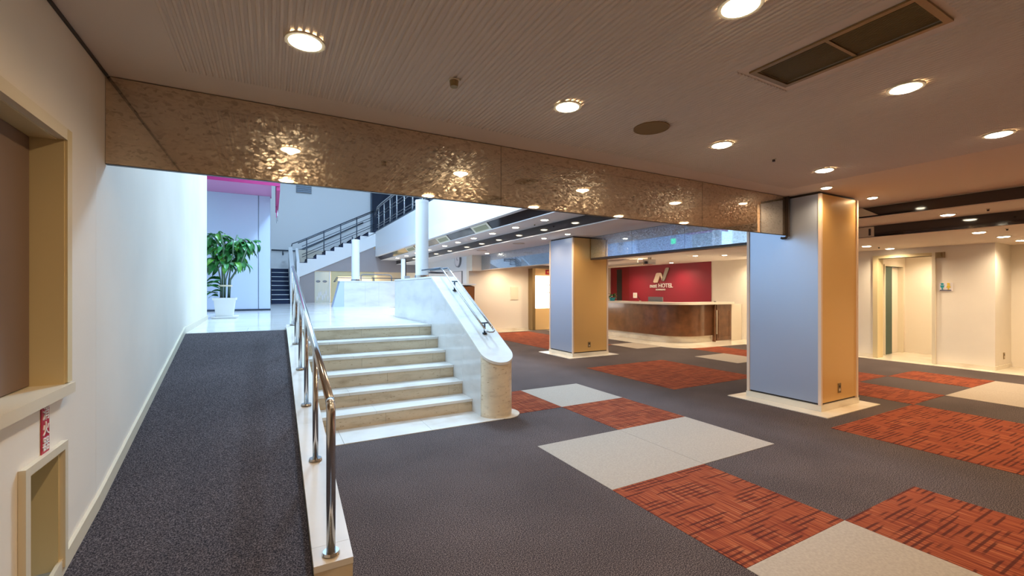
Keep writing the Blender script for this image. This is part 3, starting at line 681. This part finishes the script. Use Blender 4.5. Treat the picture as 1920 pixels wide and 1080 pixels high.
# ================================================================== PLANT
pl = thing('potted_plant', 'tall leafy green plant in a white square pot by the pale blue wall', 'plant', (-.75, 9.62, HP))
PX, PY = -.75, 9.62
MB().prism([(PX-.19, PY-.19, HP+.001), (PX+.19, PY-.19, HP+.001), (PX+.19, PY+.19, HP+.001), (PX-.19, PY+.19, HP+.001)],
    [(PX-.21, PY-.21, HP+.04), (PX+.21, PY-.21, HP+.04), (PX+.21, PY+.21, HP+.04), (PX-.21, PY+.21, HP+.04)]).build('saucer', M['pot'], pl)
m = MB(); lv = [(.125, .042), (.155, .33), (.175, .335), (.18, .375), (.150, .375), (.14, .33)]
for i in range(4):
    pass
sq = lambda r, z: [(PX-r, PY-r, HP+z), (PX+r, PY-r, HP+z), (PX+r, PY+r, HP+z), (PX-r, PY+r, HP+z)]
m.prism(sq(.13, .042), sq(.16, .33)); 
for a, b in (((.178, .33), (.185, .375)),):
    for k in range(4):
        A, B = sq(*a), sq(*b); C_, D = sq(.15, .33), sq(.155, .375); j = (k+1) % 4
        m.quad([A[k], A[j], B[j], B[k]]); m.quad([B[k], B[j], D[j], D[k]]); m.quad([A[j], A[k], C_[k], C_[j]])
m.build('pot', M['pot'], pl)
MB().ext([(PX-.15, PY-.15), (PX+.15, PY-.15), (PX+.15, PY+.15), (PX-.15, PY+.15)], HP+.331, HP+.35).build('soil', M['soil'], pl)
stems = []
for i in range(8):
    a = i*2.4; r0 = .07; top = (PX+.02+.17*math.cos(a)+.05*(i % 3), PY+.15*math.sin(a), HP+1.05+.14*(i % 4))
    top = (top[0], top[1], top[2]-.16); p = [(PX+r0*math.cos(a), PY+r0*math.sin(a), HP+.34), (PX+r0*1.1*math.cos(a)+.01, PY+r0*math.sin(a), HP+.7), top, (top[0]+.10*math.cos(a), top[1]+.06*math.sin(a), top[2]+.25)]
    MB().tube(p, .012, 6).build('stem', M['stem'], pl); stems.append(p)
MB().ring(PX, PY, .095, .115, HP+.58, HP+.61, 20).build('tie_band', M['ivory'], pl)
def leafmesh(name, L, Wd, droop):
    mb = MB(); n = 6; rows = []
    for i in range(n+1):
        t = i/n; w = Wd*math.sin(PI*min(1, t*.92+.06))**.8 if 0 < i < n else .002
        x = L*t*(1-.25*droop*t); z = L*(.28*t-droop*.85*t*t)
        rows.append([(x, -w, z+.25*w), (x, 0, z-.15*w), (x, w, z+.25*w)])
    for i in range(n):
        for k in (0, 1): mb.quad([rows[i][k], rows[i+1][k], rows[i+1][k+1], rows[i][k+1]], True)
    return mb
protos = []
for mm in ('leaf', 'leaf', 'leaf2'):
    for dr in (.35, .75, 1.1):
        me = bpy.data.meshes.new('leaf'); q = leafmesh('leaf', 1, .17, dr); me.from_pydata(q.v, [], q.f); me.polygons.foreach_set('use_smooth', q.sm); me.materials.append(M[mm]); protos.append(me)
rr = random.Random(5)
def add_leaf(x, y, z, yaw, pitch, L, me):
    o = bpy.data.objects.new('leaf', me); COL.objects.link(o); o.parent = pl
    o.location = Vector((x, y, z)) - wloc(pl); o.rotation_euler = (rr.uniform(-.5, .5), -pitch, yaw); o.scale = (L, L, L)
clusters = [(-.93, 9.72, 2.42, .20, 46), (-.76, 9.70, 2.18, .24, 60), (-.55, 9.72, 2.32, .22, 46), (-.36, 9.74, 2.38, .13, 16), (-.86, 9.66, 1.98, .22, 46), (-.62, 9.66, 1.98, .20, 40)]
for cx, cy, cz0, R, n in clusters:
    for i in range(n):
        u = rr.uniform(-1, 1); th = rr.uniform(0, 2*PI); q = math.sqrt(1-u*u); rad = R*rr.uniform(.2, .9)
        x, y, z = cx+rad*q*math.cos(th), cy+rad*q*math.sin(th)*.8, cz0+rad*u*.7
        add_leaf(x, y, z, th+rr.uniform(-.6, .6), rr.uniform(-.7, .3), rr.uniform(.18, .30), protos[rr.choice([0, 1, 2, 3, 4, 5, 1, 2, 5, 4, 7, 8])])
for i in range(12):
    add_leaf(PX-.06+rr.uniform(-.04, .03), PY-.05, HP+.40+.03*i, PI+rr.uniform(-.7, .5), rr.uniform(-.1, .5), rr.uniform(.22, .32), protos[rr.choice([0, 1, 2, 4])])
# small objects in the white room
ck = thing('wall_clock', 'round grey wall clock on the white side wall', 'clock', (5.92, 14.85, 2.55))
m = MB(); cy_, cz_ = 14.82, 2.55
m.prism([(5.925, cy_+.26*math.cos(a), cz_+.26*math.sin(a)) for a in [2*PI*k/28 for k in range(28)]][::-1], [(5.87, cy_+.26*math.cos(a), cz_+.26*math.sin(a)) for a in [2*PI*k/28 for k in range(28)]][::-1]).build('case', M['grey'], ck)
m = MB(); m.prism([(5.869, cy_+.22*math.cos(a), cz_+.22*math.sin(a)) for a in [2*PI*k/28 for k in range(28)]][::-1], [(5.862, cy_+.22*math.cos(a), cz_+.22*math.sin(a)) for a in [2*PI*k/28 for k in range(28)]][::-1]).build('dial', M['paper'], ck)
box(5.855, 5.861, cy_-.008, cy_+.008, cz_, cz_+.15).build('hand', M['black'], ck); box(5.855, 5.861, cy_-.10, cy_, cz_-.008, cz_+.008).build('hand', M['black'], ck)
nb = thing('notice_poster', 'pale pink framed notice poster on the white side wall', 'poster', (5.92, 14.9, 1.9))
box(5.90, 5.925, 14.45, 15.4, 1.50, 2.15).build('frame', M['grey'], nb); box(5.89, 5.899, 14.48, 15.37, 1.52, 2.13).build('sheet', M['paper'], nb)
box(5.885, 5.889, 14.9, 15.3, 1.53, 1.75).build('picture', M['taupe'], nb)
ls = thing('lectern_stand', 'reddish brown slanted wooden stand beside the white side wall', 'stand', (5.2, 12.9, 0))
MB().extx([(12.6, 0), (13.0, 0), (12.9, 1.62), (12.55, 1.58)], 5.0, 5.55).build('body', M['brownwood'], ls)
box(4.97, 5.58, 12.5, 12.95, 1.625, 1.66).build('top', M['white'], ls)
# access panel + switch on cream wall
ap = thing('access_panel', 'small beige access panel on the cream far wall', 'panel', (7.7, 13.89, 1.35))
box(7.56, 7.86, 13.88, 13.899, 1.13, 1.58).build('door', M['ivory'], ap); box(7.54, 7.88, 13.889, 13.8995, 1.11, 1.60).build('frame', M['slab'], ap)
# lit poster box
lb = thing('poster_lightbox', 'bright backlit notice box in amber wooden frame on the far wall', 'lightbox', (9, 13.7, 0))
box(8.30, 8.42, 13.60, 13.898, .02, 2.26).build('side_board', M['brass'], lb)
box(8.421, 9.75, 13.62, 13.898, .02, .80).build('lower_board', M['amber'], lb)
box(8.421, 9.75, 13.62, 13.898, 2.0, 2.26).build('upper_board', M['amber'], lb)
box(9.62, 9.75, 13.62, 13.898, .801, 1.999).build('side_board', M['amber'], lb)
box(8.421, 9.619, 13.64, 13.89, .801, 1.999).build('lit_panel', M['lightbox'], lb)
text('printed_line', 'INFORMATION', .05, (8.98, 13.637, 1.66), (1, 0, 0), M['grey'], lb).data.materials[0] = M['grey']
for ch in [c for c in lb.children if c.name.startswith('printed_line')]: bpy.data.objects.remove(ch)
for z in (1.66, 1.38):
    mb = MB()
    for k in range(6): mb.box(8.93+k*.028, 8.952+k*.028, 13.634, 13.639, z-.018+(.006 if k % 2 else 0), z+.018)
    mb.build('printed_line', M['grey'], lb)
hs = thing('red_call_sign', 'small square red sign above the lit notice box', 'sign', (8.97, 13.61, 2.13))
box(8.87, 9.07, 13.605, 13.619, 2.05, 2.22).build('sign_plate', M['signred'], hs)
MB().ring(0, 0, 1, 1, 0, 0, 3)
box(8.93, 9.01, 13.60, 13.604, 2.10, 2.17).build('symbol', M['orange'], hs)

# ================================================================== RECEPTION
ds = thing('reception_counter', 'long curved walnut reception counter with cream top and stone base', 'counter', (10, 10, 0))
def desk_outline(x0, y0, r, x1, y1, th):
    o = [(x0, y1), (x0, y0+r)] + [(x0+r+r*math.cos(a), y0+r+r*math.sin(a)) for a in [PI+PI/2*i/14 for i in range(15)]][1:] + [(x1, y0)]
    q = [(x1, y0+th), (x0+r, y0+th)] + [(x0+r+max(.05, r-th)*math.cos(a), y0+r+max(.05, r-th)*math.sin(a)) for a in [PI*1.5-PI/2*i/14 for i in range(15)]][1:] + [(x0+th, y1)]
    return (o+q)
R0 = .75
for nm, (x0, y0, x1, y1, th), (z0, z1), mt in (('base', (9.66, 8.22, 10.98, 13.5, .45), (.006, .19), 'slab'), ('front_panel', (9.60, 8.16, 10.98, 13.5, .40), (.191, 1.06), 'desk'), ('counter_top', (9.52, 8.08, 11.80, 13.5, .62), (1.062, 1.12), 'counter')):
    MB().ext(desk_outline(x0, y0, R0, x1, y1, th), z0, z1, nm == 'front_panel').build(nm, M[mt], ds)
df = box(11.10, 11.74, 8.14, 8.18, .03, 1.055).build('flap_door', M['desk'], ds)
MB().box(11.16, 11.68, 8.132, 8.139, .86, .90).box(11.16, 11.68, 8.132, 8.139, .10, .14).box(11.16, 11.20, 8.132, 8.139, .14, .86).box(11.64, 11.68, 8.132, 8.139, .14, .86).build('door_moulding', M['desk'], df)
box(10.985, 11.03, 8.12, 8.2, .006, 1.06).build('door_post', M['desk'], ds)
box(11.04, 11.085, 8.11, 8.13, .22, .90).build('chrome_pull', M['chrome'], ds)
box(11.75, 12.22, 8.14, 8.22, .006, 1.055).build('end_panel', M['cream'], ds)
# sign
lg = thing('hotel_sign', 'raised logo with white NEST HOTEL lettering on the red wall', 'sign', (12.22, 11.2, 1.75))
XW = 12.222
def strokex(pts, m, nm): MB().prism([(XW-.002, y, z) for y, z in pts], [(XW-.04, y, z) for y, z in pts]).build(nm, m, lg)
def logo(u, v): return (11.24-u, 1.95+v)   # u to the right of the viewer
strokex([logo(*p) for p in ((-.30, -.18), (-.26, -.21), (-.10, -.21), (.04, .11), (.03, .14), (-.13, .14), (-.17, .11))], M['logo_gold'], 'logo_stroke')
strokex([logo(*p) for p in ((.045, .14), (.09, .10), (.16, -.12), (.14, -.16), (.10, -.13), (.02, .05))], M['logo_gold'], 'logo_link')
strokex([logo(*p) for p in ((.12, -.16), (.19, -.16), (.23, -.12), (.42, .28), (.40, .31), (.30, .31), (.26, .28), (.11, -.08))], M['logo_grey'], 'logo_stroke')
text('lettering', 'nest HOTEL', .205, (XW-.012, 11.20, 1.625), (0, -1, 0), M['text_pink'], lg, bold=.003, depth=.02)
text('small_lettering', 'KUMAMOTO', .075, (XW-.012, 11.22, 1.485), (0, -1, 0), M['text_pink'], lg, bold=.002, depth=.02)
# items on and behind the counter
ph = thing('counter_plant', 'small dark green plant in a round pot on left end of reception counter', 'plant', (9.75, 11.0, 1.122))
MB().cyl(9.72, 10.95, .075, 1.122, 1.23, 18, .10).build('pot', M['teal'], ph)
for i in range(26):
    o = bpy.data.objects.new('leaf', protos[i % 3]); COL.objects.link(o); o.parent = ph
    th = rr.uniform(0, 2*PI); o.location = Vector((9.72+.03*math.cos(th), 10.95+.03*math.sin(th), 1.27)) - wloc(ph); o.rotation_euler = (0, -rr.uniform(-.1, 1.2), th); s_ = rr.uniform(.10, .18); o.scale = (s_,)*3
mn = thing('monitor', 'dark computer monitor back rising behind the reception counter', 'monitor', (10.35, 9.9, .8))
box(10.32, 10.36, 9.42, 9.98, .96, 1.26).build('screen_back', M['grey'], mn); box(10.30, 10.38, 9.60, 9.80, .70, .959).build('stand', M['black'], mn)
lk = thing('desk_under_counter', 'low work desk hidden behind the reception counter', 'desk', (10.4, 10, 0))
box(10.06, 10.75, 8.9, 13.4, .66, .699).build('desk_top', M['ivory'], lk); box(10.06, 10.12, 8.9, 13.4, 0.006, .659).build('side_panel', M['ivory'], lk); box(10.69, 10.75, 8.9, 13.4, .006, .659).build('side_panel', M['ivory'], lk)
pn = thing('pen_stand', 'thin black pen standing in a holder on the reception counter', 'pen', (9.8, 9.95, 1.122))
MB().cyl(9.75, 9.75, .03, 1.122, 1.15, 14).build('holder', M['ivory'], pn); MB().tube([(9.75, 9.75, 1.15), (9.75, 9.86, 1.32)], .008, 8).build('pen', M['black'], pn)
sw = thing('wall_switch', 'white switch plate on the red wall left of the logo', 'switch', (12.22, 12.48, 1.27))
box(12.212, 12.224, 12.38, 12.58, 1.17, 1.37).build('plate', M['signwhite'], sw); box(12.206, 12.211, 12.43, 12.47, 1.22, 1.32).build('rocker', M['ivory'], sw); box(12.206, 12.211, 12.49, 12.53, 1.22, 1.32).build('rocker', M['ivory'], sw)
bell = thing('counter_bell', 'tiny service bell at the right end of the counter top', 'bell', (11.3, 8.35, 1.122))
MB().cyl(11.3, 8.35, .035, 1.1215, 1.135, 16).build('base', M['black'], bell); MB().cyl(11.3, 8.35, .03, 1.136, 1.165, 16, .012).build('dome', M['chrome'], bell)
# hanging canopy over the counter
cn = thing('counter_canopy', 'slim cream lighting canopy hanging over the reception counter', 'canopy', (9.4, 10, 2.2))
box(9.1, 9.5, 9.05, 13.5, 2.20, 2.25).build('panel', M['cream'], cn); box(9.09, 9.11, 9.05, 13.5, 2.19, 2.199).build('edge_strip', M['brass'], cn)
for y in (9.4, 11.2, 13.0): MB().tube([(9.3, y, 2.25), (9.3, y, 2.378)], .012, 8).build('hanger', M['chrome'], cn)
sl = thing('projector', 'small chrome projector box at the end of the counter canopy', 'projector', (9.3, 8.9, 2.2))
box(9.15, 9.42, 8.83, 9.04, 2.18, 2.32).build('housing', M['chrome'], sl); box(9.14, 9.149, 8.88, 8.98, 2.20, 2.27).build('lens', M['black'], sl); box(9.26, 9.32, 8.9, 8.96, 2.321, 2.379).build('mount', M['ivory'], sl)

# ================================================================== RESTROOM OPENING
d1 = thing('door_1', None, None, (11.47, 4.06, 0)); d1['kind'] = 'structure'
box(11.43, 11.68, 4.50, 4.585, .006, 2.20).build('door_jamb', M['yellow_frame'], d1)
box(11.43, 11.68, 3.565, 3.615, .006, 2.20).build('door_jamb', M['ivory'], d1)
box(11.43, 11.68, 3.616, 4.499, 2.14, 2.20).build('door_head', M['yellow_frame'], d1)
d2 = thing('door_2', None, None, (12.5, 4.62, 0)); d2['kind'] = 'structure'
box(12.02, 12.06, 4.60, 4.76, .006, 2.04).build('door_jamb', M['ivory'], d2); box(12.94, 12.98, 4.60, 4.76, .006, 2.04).build('door_jamb', M['ivory'], d2); box(12.061, 12.939, 4.60, 4.76, 2.0, 2.04).build('door_head', M['ivory'], d2)
box(12.062, 12.48, 4.64, 4.68, .01, 1.99).build('door_edge', M['green_door'], d2); box(12.482, 12.938, 4.70, 4.73, .01, 1.99).build('door_leaf', M['cream'], d2)
def sign_x(name, label, x, y0, y1, z0, z1, base, glyphs):
    t = thing(name, label, 'sign', (x, (y0+y1)/2, z0)); box(x-.012, x-.001, y0, y1, z0, z1).build('sign_plate', base, t)
    for (a, b, c, d, m) in glyphs: box(x-.016, x-.0125, a, b, c, d).build('symbol', m, t)
    return t
rs = sign_x('restroom_sign', 'pale blue restroom sign with teal and yellow figures on the right wall', 11.47, 3.325, 3.52, 1.44, 1.60, M['paper'], [])
def figure(t, x, y, zc, s, m, skirt):
    mb = MB()
    mb.prism([(x-.0125, y+.022*s*math.cos(a), zc+.045*s+.018*s*math.sin(a)) for a in [2*PI*k/12 for k in range(12)]][::-1], [(x-.017, y+.022*s*math.cos(a), zc+.045*s+.018*s*math.sin(a)) for a in [2*PI*k/12 for k in range(12)]][::-1])
    o = [(-.03, -.02), (.03, -.02), (.015, .022), (-.015, .022)] if skirt else [(-.018, -.02), (.018, -.02), (.028, .022), (-.028, .022)]
    mb.prism([(x-.0125, y+a*s, zc+b*s) for a, b in o][::-1], [(x-.017, y+a*s, zc+b*s) for a, b in o][::-1])
    mb.box(x-.017, x-.0125, y-.008*s, y+.008*s, zc-.055*s, zc-.02*s)
    mb.build('symbol', m, t)
figure(rs, 11.47, 3.47, 1.53, 1.1, M['teal'], False); figure(rs, 11.47, 3.38, 1.53, 1.1, M['yellow'], True)
box(11.453, 11.458, 3.34, 3.505, 1.452, 1.466).build('caption_bar', M['navy'], rs)
gs = thing('restroom_sign', 'small pale sign with green figure inside the restroom doorway', 'sign', (13.09, 3.9, 1.45))
box(13.08, 13.099, 3.72, 3.95, 1.42, 1.62).build('sign_plate', M['paper'], gs); figure(gs, 13.092, 3.80, 1.54, 1.2, M['green_door'], False); box(13.07, 13.078, 3.72, 3.93, 1.42, 1.44).build('caption_bar', M['green_door'], gs)
os_ = thing('restroom_sign', 'small orange and tan sign on the inner side wall of the restroom doorway', 'sign', (11.85, 4.61, 1.45))
box(11.78, 11.93, 4.605, 4.619, 1.40, 1.60).build('sign_plate', M['ivory'], os_); box(11.80, 11.91, 4.60, 4.604, 1.42, 1.58).build('symbol', M['orange'], os_)
bb = thing('wall_box', 'small brown wall box beside the top corner of restroom doorway', 'box', (11.46, 3.5, 2.0))
box(11.40, 11.469, 3.43, 3.555, 2.09, 2.20).build('housing', M['brass'], bb); box(11.37, 11.399, 3.46, 3.52, 2.11, 2.18).build('cover', M['grille'], bb)

# ================================================================== CEILING FITTINGS
# grille
gv = thing('ceiling_grille', 'long recessed brown ceiling air grille in two sections at top right', 'air vent', (2.45, 1.1, HC))
fr = MB(); t = .018
fr.box(VX0-.02, VX0+t*.4, VY0-.02, VY1+.02, HC-.010, HC-.0008).box(VX1-t*.4, VX1+.02, VY0-.02, VY1+.02, HC-.010, HC-.0008).box(VX0+t*.4, VX1-t*.4, VY0-.02, VY0+t*.4, HC-.010, HC-.0008).box(VX0+t*.4, VX1-t*.4, VY1-t*.4, VY1+.02, HC-.010, HC-.0008)
fr.build('frame', M['brass'], gv)
box(VX0+.008, VX1-.008, 1.105, 1.120, HC-.004, HC+.02).build('divider', M['brass'], gv)
box(VX0+.001, VX1-.001, VY0+.001, VY1-.001, HC+.06, HC+.07).build('backing', M['dark'], gv)
for k in range(22):
    x = VX0+.012+k*.0127
    for a, b in ((VY0+.01, 1.103), (1.122, VY1-.01)):
        box(x, x+.0045, a, b, HC+.001, HC+.016).build('slat', M['grille'], gv)
# speaker
spk = thing('ceiling_speaker', 'round brown ceiling speaker grille between the downlights', 'speaker', (2.42, 2.31, HC))
MB().cyl(2.42, 2.31, .118, HC-.012, HC-.0075, 36).build('mesh_cover', M['grille'], spk); MB().ring(2.42, 2.31, .118, .126, HC-.014, HC-.0075, 36).build('rim', M['brass'], spk)
det = thing('smoke_detector', 'small brass sprinkler head on the ribbed ceiling left of centre', 'sprinkler', (.90, 2.32, HC))
MB().cyl(.90, 2.32, .032, HC-.013, HC-.0075, 20).build('rose', M['ivory'], det); MB().cyl(.90, 2.32, .022, HC-.045, HC-.0132, 16, .026).build('head', M['brass'], det)
def detector(x, y, z, label):
    d = thing('smoke_detector', label, 'detector', (x, y, z))
    MB().cyl(x, y, .020, z-.012, z-.0005, 16).build('rose', M['ivory'], d); MB().cyl(x, y, .012, z-.03, z-.0122, 12).build('head', M['dark'], d)
detector(3.96, 2.33, HC, 'tiny brass sprinkler on the ceiling left of the near pillar')
detector(9.0, 2.05, 2.50-.18, 'tiny dark sensor on the lower right ceiling')
detector(8.05, 2.0, 2.50, 'tiny dark sensor beside the downlight on the right ceiling strip')
detector(4.75, 7.7, 2.82, 'tiny dark sensor between the downlights on the atrium ceiling strip')
detector(10.6, 4.15, 2.32, 'tiny dark sensor between two downlights before the restroom wall')
# downlights
nlamp = [0]
def downlight(x, y, z, label, power=38, col=WARM, r=.072, group=None, spot=True):
    d = thing('downlight', label, 'downlight', (x, y, z), group)
    zc = z - (.0075 if z == HC and x < 5.3 and y < 2.95 else 0)
    MB().ring(x, y, r, r+.016, zc-.010, zc-.0005, 28).build('trim_ring', M['ivory'], d)
    MB().cyl(x, y, r*.75, zc-.018, zc-.0101, 24, r*.99).cyl(x, y, r*.99, zc-.010, zc-.0008, 24).build('lamp_disc', M['lamp'], d)
    if spot:
        l = bpy.data.lights.new('downlight_bulb', 'SPOT'); l.energy = power*1.9; l.color = col; l.spot_size = math.radians(158); l.spot_blend = .9; l.shadow_soft_size = .03
        o = bpy.data.objects.new('downlight_bulb', l); COL.objects.link(o); o.parent = d; o.location = (0, 0, -.022)
    return d
names = {
 (.14, 2.295): 'large ceiling downlight at upper left above the carpeted ramp',
 (1.663, 2.295): 'ceiling downlight right of the small sprinkler head',
 (3.19, 2.295): 'ceiling downlight just right of the round speaker grille',
 (4.74, 2.295): 'ceiling downlight left of and nearest to the top of the near pillar',
 (1.70, 1.137): 'ceiling downlight cut by the top edge left of the air grille',
 (3.23, 1.137): 'ceiling downlight right of the air grille',
 (4.80, 1.137): 'ceiling downlight near the right edge of the photo on the main ceiling'}
for (x, y), lb_ in names.items(): downlight(x, y, HC, lb_, 36)
for x in (.14, 1.68, 3.2, 4.75, 6.3):
    for y in (1.137, -.02, -1.2):
        if y == 1.137 and x in (1.68, 3.2, 4.75): continue
        downlight(x, y, HC, 'recessed round downlight of the main ceiling, outside the top edge of the view', 36, group='downlights overhead behind the view')
downlight(5.60, 2.69, HC, 'small ceiling downlight at the upper left corner of the near pillar', 22, r=.05)
downlight(6.72, 2.70, HC, 'small ceiling downlight at the upper right corner of the near pillar', 22, r=.05)
downlight(6.2, 2.45, HC, 'small ceiling downlight in front of the amber side of near pillar', 18, r=.05) if False else None
for k, y in enumerate((7.12, 8.27, 9.4, 10.5, 11.6, 12.7)):
    downlight(4.62, y, 2.82, ['nearest', 'second', 'third', 'fourth', 'fifth', 'sixth'][k]+' downlight from the viewer in the row on the atrium ceiling strip', 30, WARM2)
for k, y in enumerate((14.2, 15.6, 17, 18.4)):
    downlight(4.62, y, 2.82, 'tiny distant downlight in the far end of the atrium ceiling strip', 30, WARM2, group='far downlights of the atrium strip')
downlight(5.44, 7.50, HC, 'small downlight in front of the farther pillar', 40, r=.055)
downlight(5.40, 8.35, HC, 'small downlight beside the left side of the farther pillar', 22, r=.055)
downlight(6.0, 12.6, HC, 'small downlight before the far mirror beam near the cream wall', 24, r=.06)
for x, y, lb_ in ((9.406, 9.39, 'reception downlight above the canopy, leftmost'), (9.82, 7.84, 'reception downlight right of the projector'), (10.34, 7.36, 'reception downlight before the white wall'), (11.79, 7.62, 'reception downlight half hidden at the near pillar edge'), (8.0, 9.4, None), (11.6, 10.2, None), (7.6, 7.0, None), (7.0, 13.3, None), (7.9, 12.9, None), (9.0, 12.9, None), (11.4, 12.2, None)):
    downlight(x, y, 2.38, lb_ or 'unseen reception ceiling downlight added to light the reception area', 70, WARM2, r=.06, group=None if lb_ else 'added unseen reception downlights')  # entries without own label are unseen lamps added to light the reception
downlight(8.165, 2.417, 2.50, 'downlight on the middle ceiling strip at right', 45)
for x, y, lb_ in ((9.2, 2.38, 'downlight left of the pair on the lower right ceiling'), (10.27, 2.377, 'downlight middle of three on the lower right ceiling'), (11.29, 2.40, 'downlight at the right edge on the lower ceiling'), (10.136, 4.165, 'downlight just right of the near pillar on the lower ceiling'), (11.15, 4.18, 'downlight above the left side of the restroom doorway'), (12.5, 4.0, 'downlight inside the restroom doorway lobby')):
    downlight(x, y, 2.32, lb_, 60, WARM2, r=.07)
for x in (8.1, 9.6, 11.0):
    for y in (.6, -1.2): downlight(x, y, 2.50 if x < 8.5 else 2.32, 'ceiling downlight outside the right edge of the view', 34, group='downlights outside the view at right')
# air outlets in the sloped glass band
def bev(y0, y1, s0, s1, off=0.0):
    P = lambda y, s: (4.161+.139*s+.000-off*.7, y, 2.962-.139*s-off*.7)
    return P
def ac(y0, y1, label):
    a = thing('air_outlet', label, 'air vent', (4.23, (y0+y1)/2, 2.88))
    def plate(ya, yb, sa, sb, o0, o1):
        Q = lambda y, s, o: (4.163+.138*s-o*.707, y, 2.960-.138*s-o*.707)
        return MB().prism([Q(ya, sa, o0), Q(yb, sa, o0), Q(yb, sb, o0), Q(ya, sb, o0)], [Q(ya, sa, o1), Q(yb, sa, o1), Q(yb, sb, o1), Q(ya, sb, o1)])
    plate(y0, y1, 0, 1, .004, .012).build('frame', M['ivory'], a)
    plate(y0+.1, y1-.1, .2, .8, .0125, .016).build('grille', M['olive'], a)
ac(8.75, 9.65, 'white framed air outlet in the dark glass band, nearest one')
ac(11.3, 12.2, 'white framed air outlet in the dark glass band, middle one')
ac(14.5, 15.5, 'white framed air outlet in the dark glass band, farthest one')
a = thing('air_diffuser', 'cream air diffuser panel in the upper dark slot right of near pillar', 'air vent', (7.43, 3.2, 2.55))
MB().extx([(2.92, 2.51), (3.6, 2.51), (3.6, 2.625), (3.1, 2.625)], 7.415, 7.434).build('panel', M['ivory'], a)
a = thing('air_diffuser', 'cream air diffuser with two slots in the lower dark slot right of near pillar', 'air vent', (8.57, 3.8, 2.4))
box(8.560, 8.574, 3.42, 4.2, 2.33, 2.49).build('panel', M['ivory'], a); box(8.556, 8.5595, 3.46, 3.49, 2.35, 2.46).build('slot', M['dark'], a); box(8.556, 8.5595, 3.66, 3.8, 2.36, 2.46).build('slot', M['grey'], a)
# round access discs on the pale ceiling
for x, y, lb_ in ((5.45, 9.6, 'flat round ceiling cover left of the farther pillar'), (5.45, 11.8, 'flat round ceiling cover nearer the white side wall')):
    t_ = thing('ceiling_cover', lb_, 'cover', (x, y, HC)); MB().cyl(x, y, .14, HC-.006, HC-.0006, 24).build('disc', M['ceil'], t_); MB().ring(x, y, .14, .15, HC-.008, HC-.0006, 24).build('rim', M['grey'], t_)
# exit sign seen in the mirror beam, wall grille at the back
ex = thing('exit_sign', 'green lit exit sign seen reflected in the mirror beam', 'sign', (-1.7, 12.4, 3.5))
box(-1.72, -1.68, 12.27, 12.47, 3.34, 3.54).build('lit_face', M['exitgreen'], ex); box(-1.73, -1.721, 12.25, 12.49, 3.32, 3.56).build('housing', M['white'], ex); MB().tube([(-1.7, 12.37, 3.54), (-1.7, 12.37, 3.861)], .012, 8).build('hanger', M['white'], ex)
vg = thing('wall_grille', 'small grey grille high on the pale back wall', 'air vent', (1.2, 22.19, 6.2))
box(.98, 1.62, 22.16, 22.199, 5.9, 6.4).build('frame', M['grey'], vg)
for k in range(5): box(1.0, 1.6, 22.14, 22.159, 5.95+.08*k, 5.99+.08*k).build('louvre', M['dark_steel'], vg)
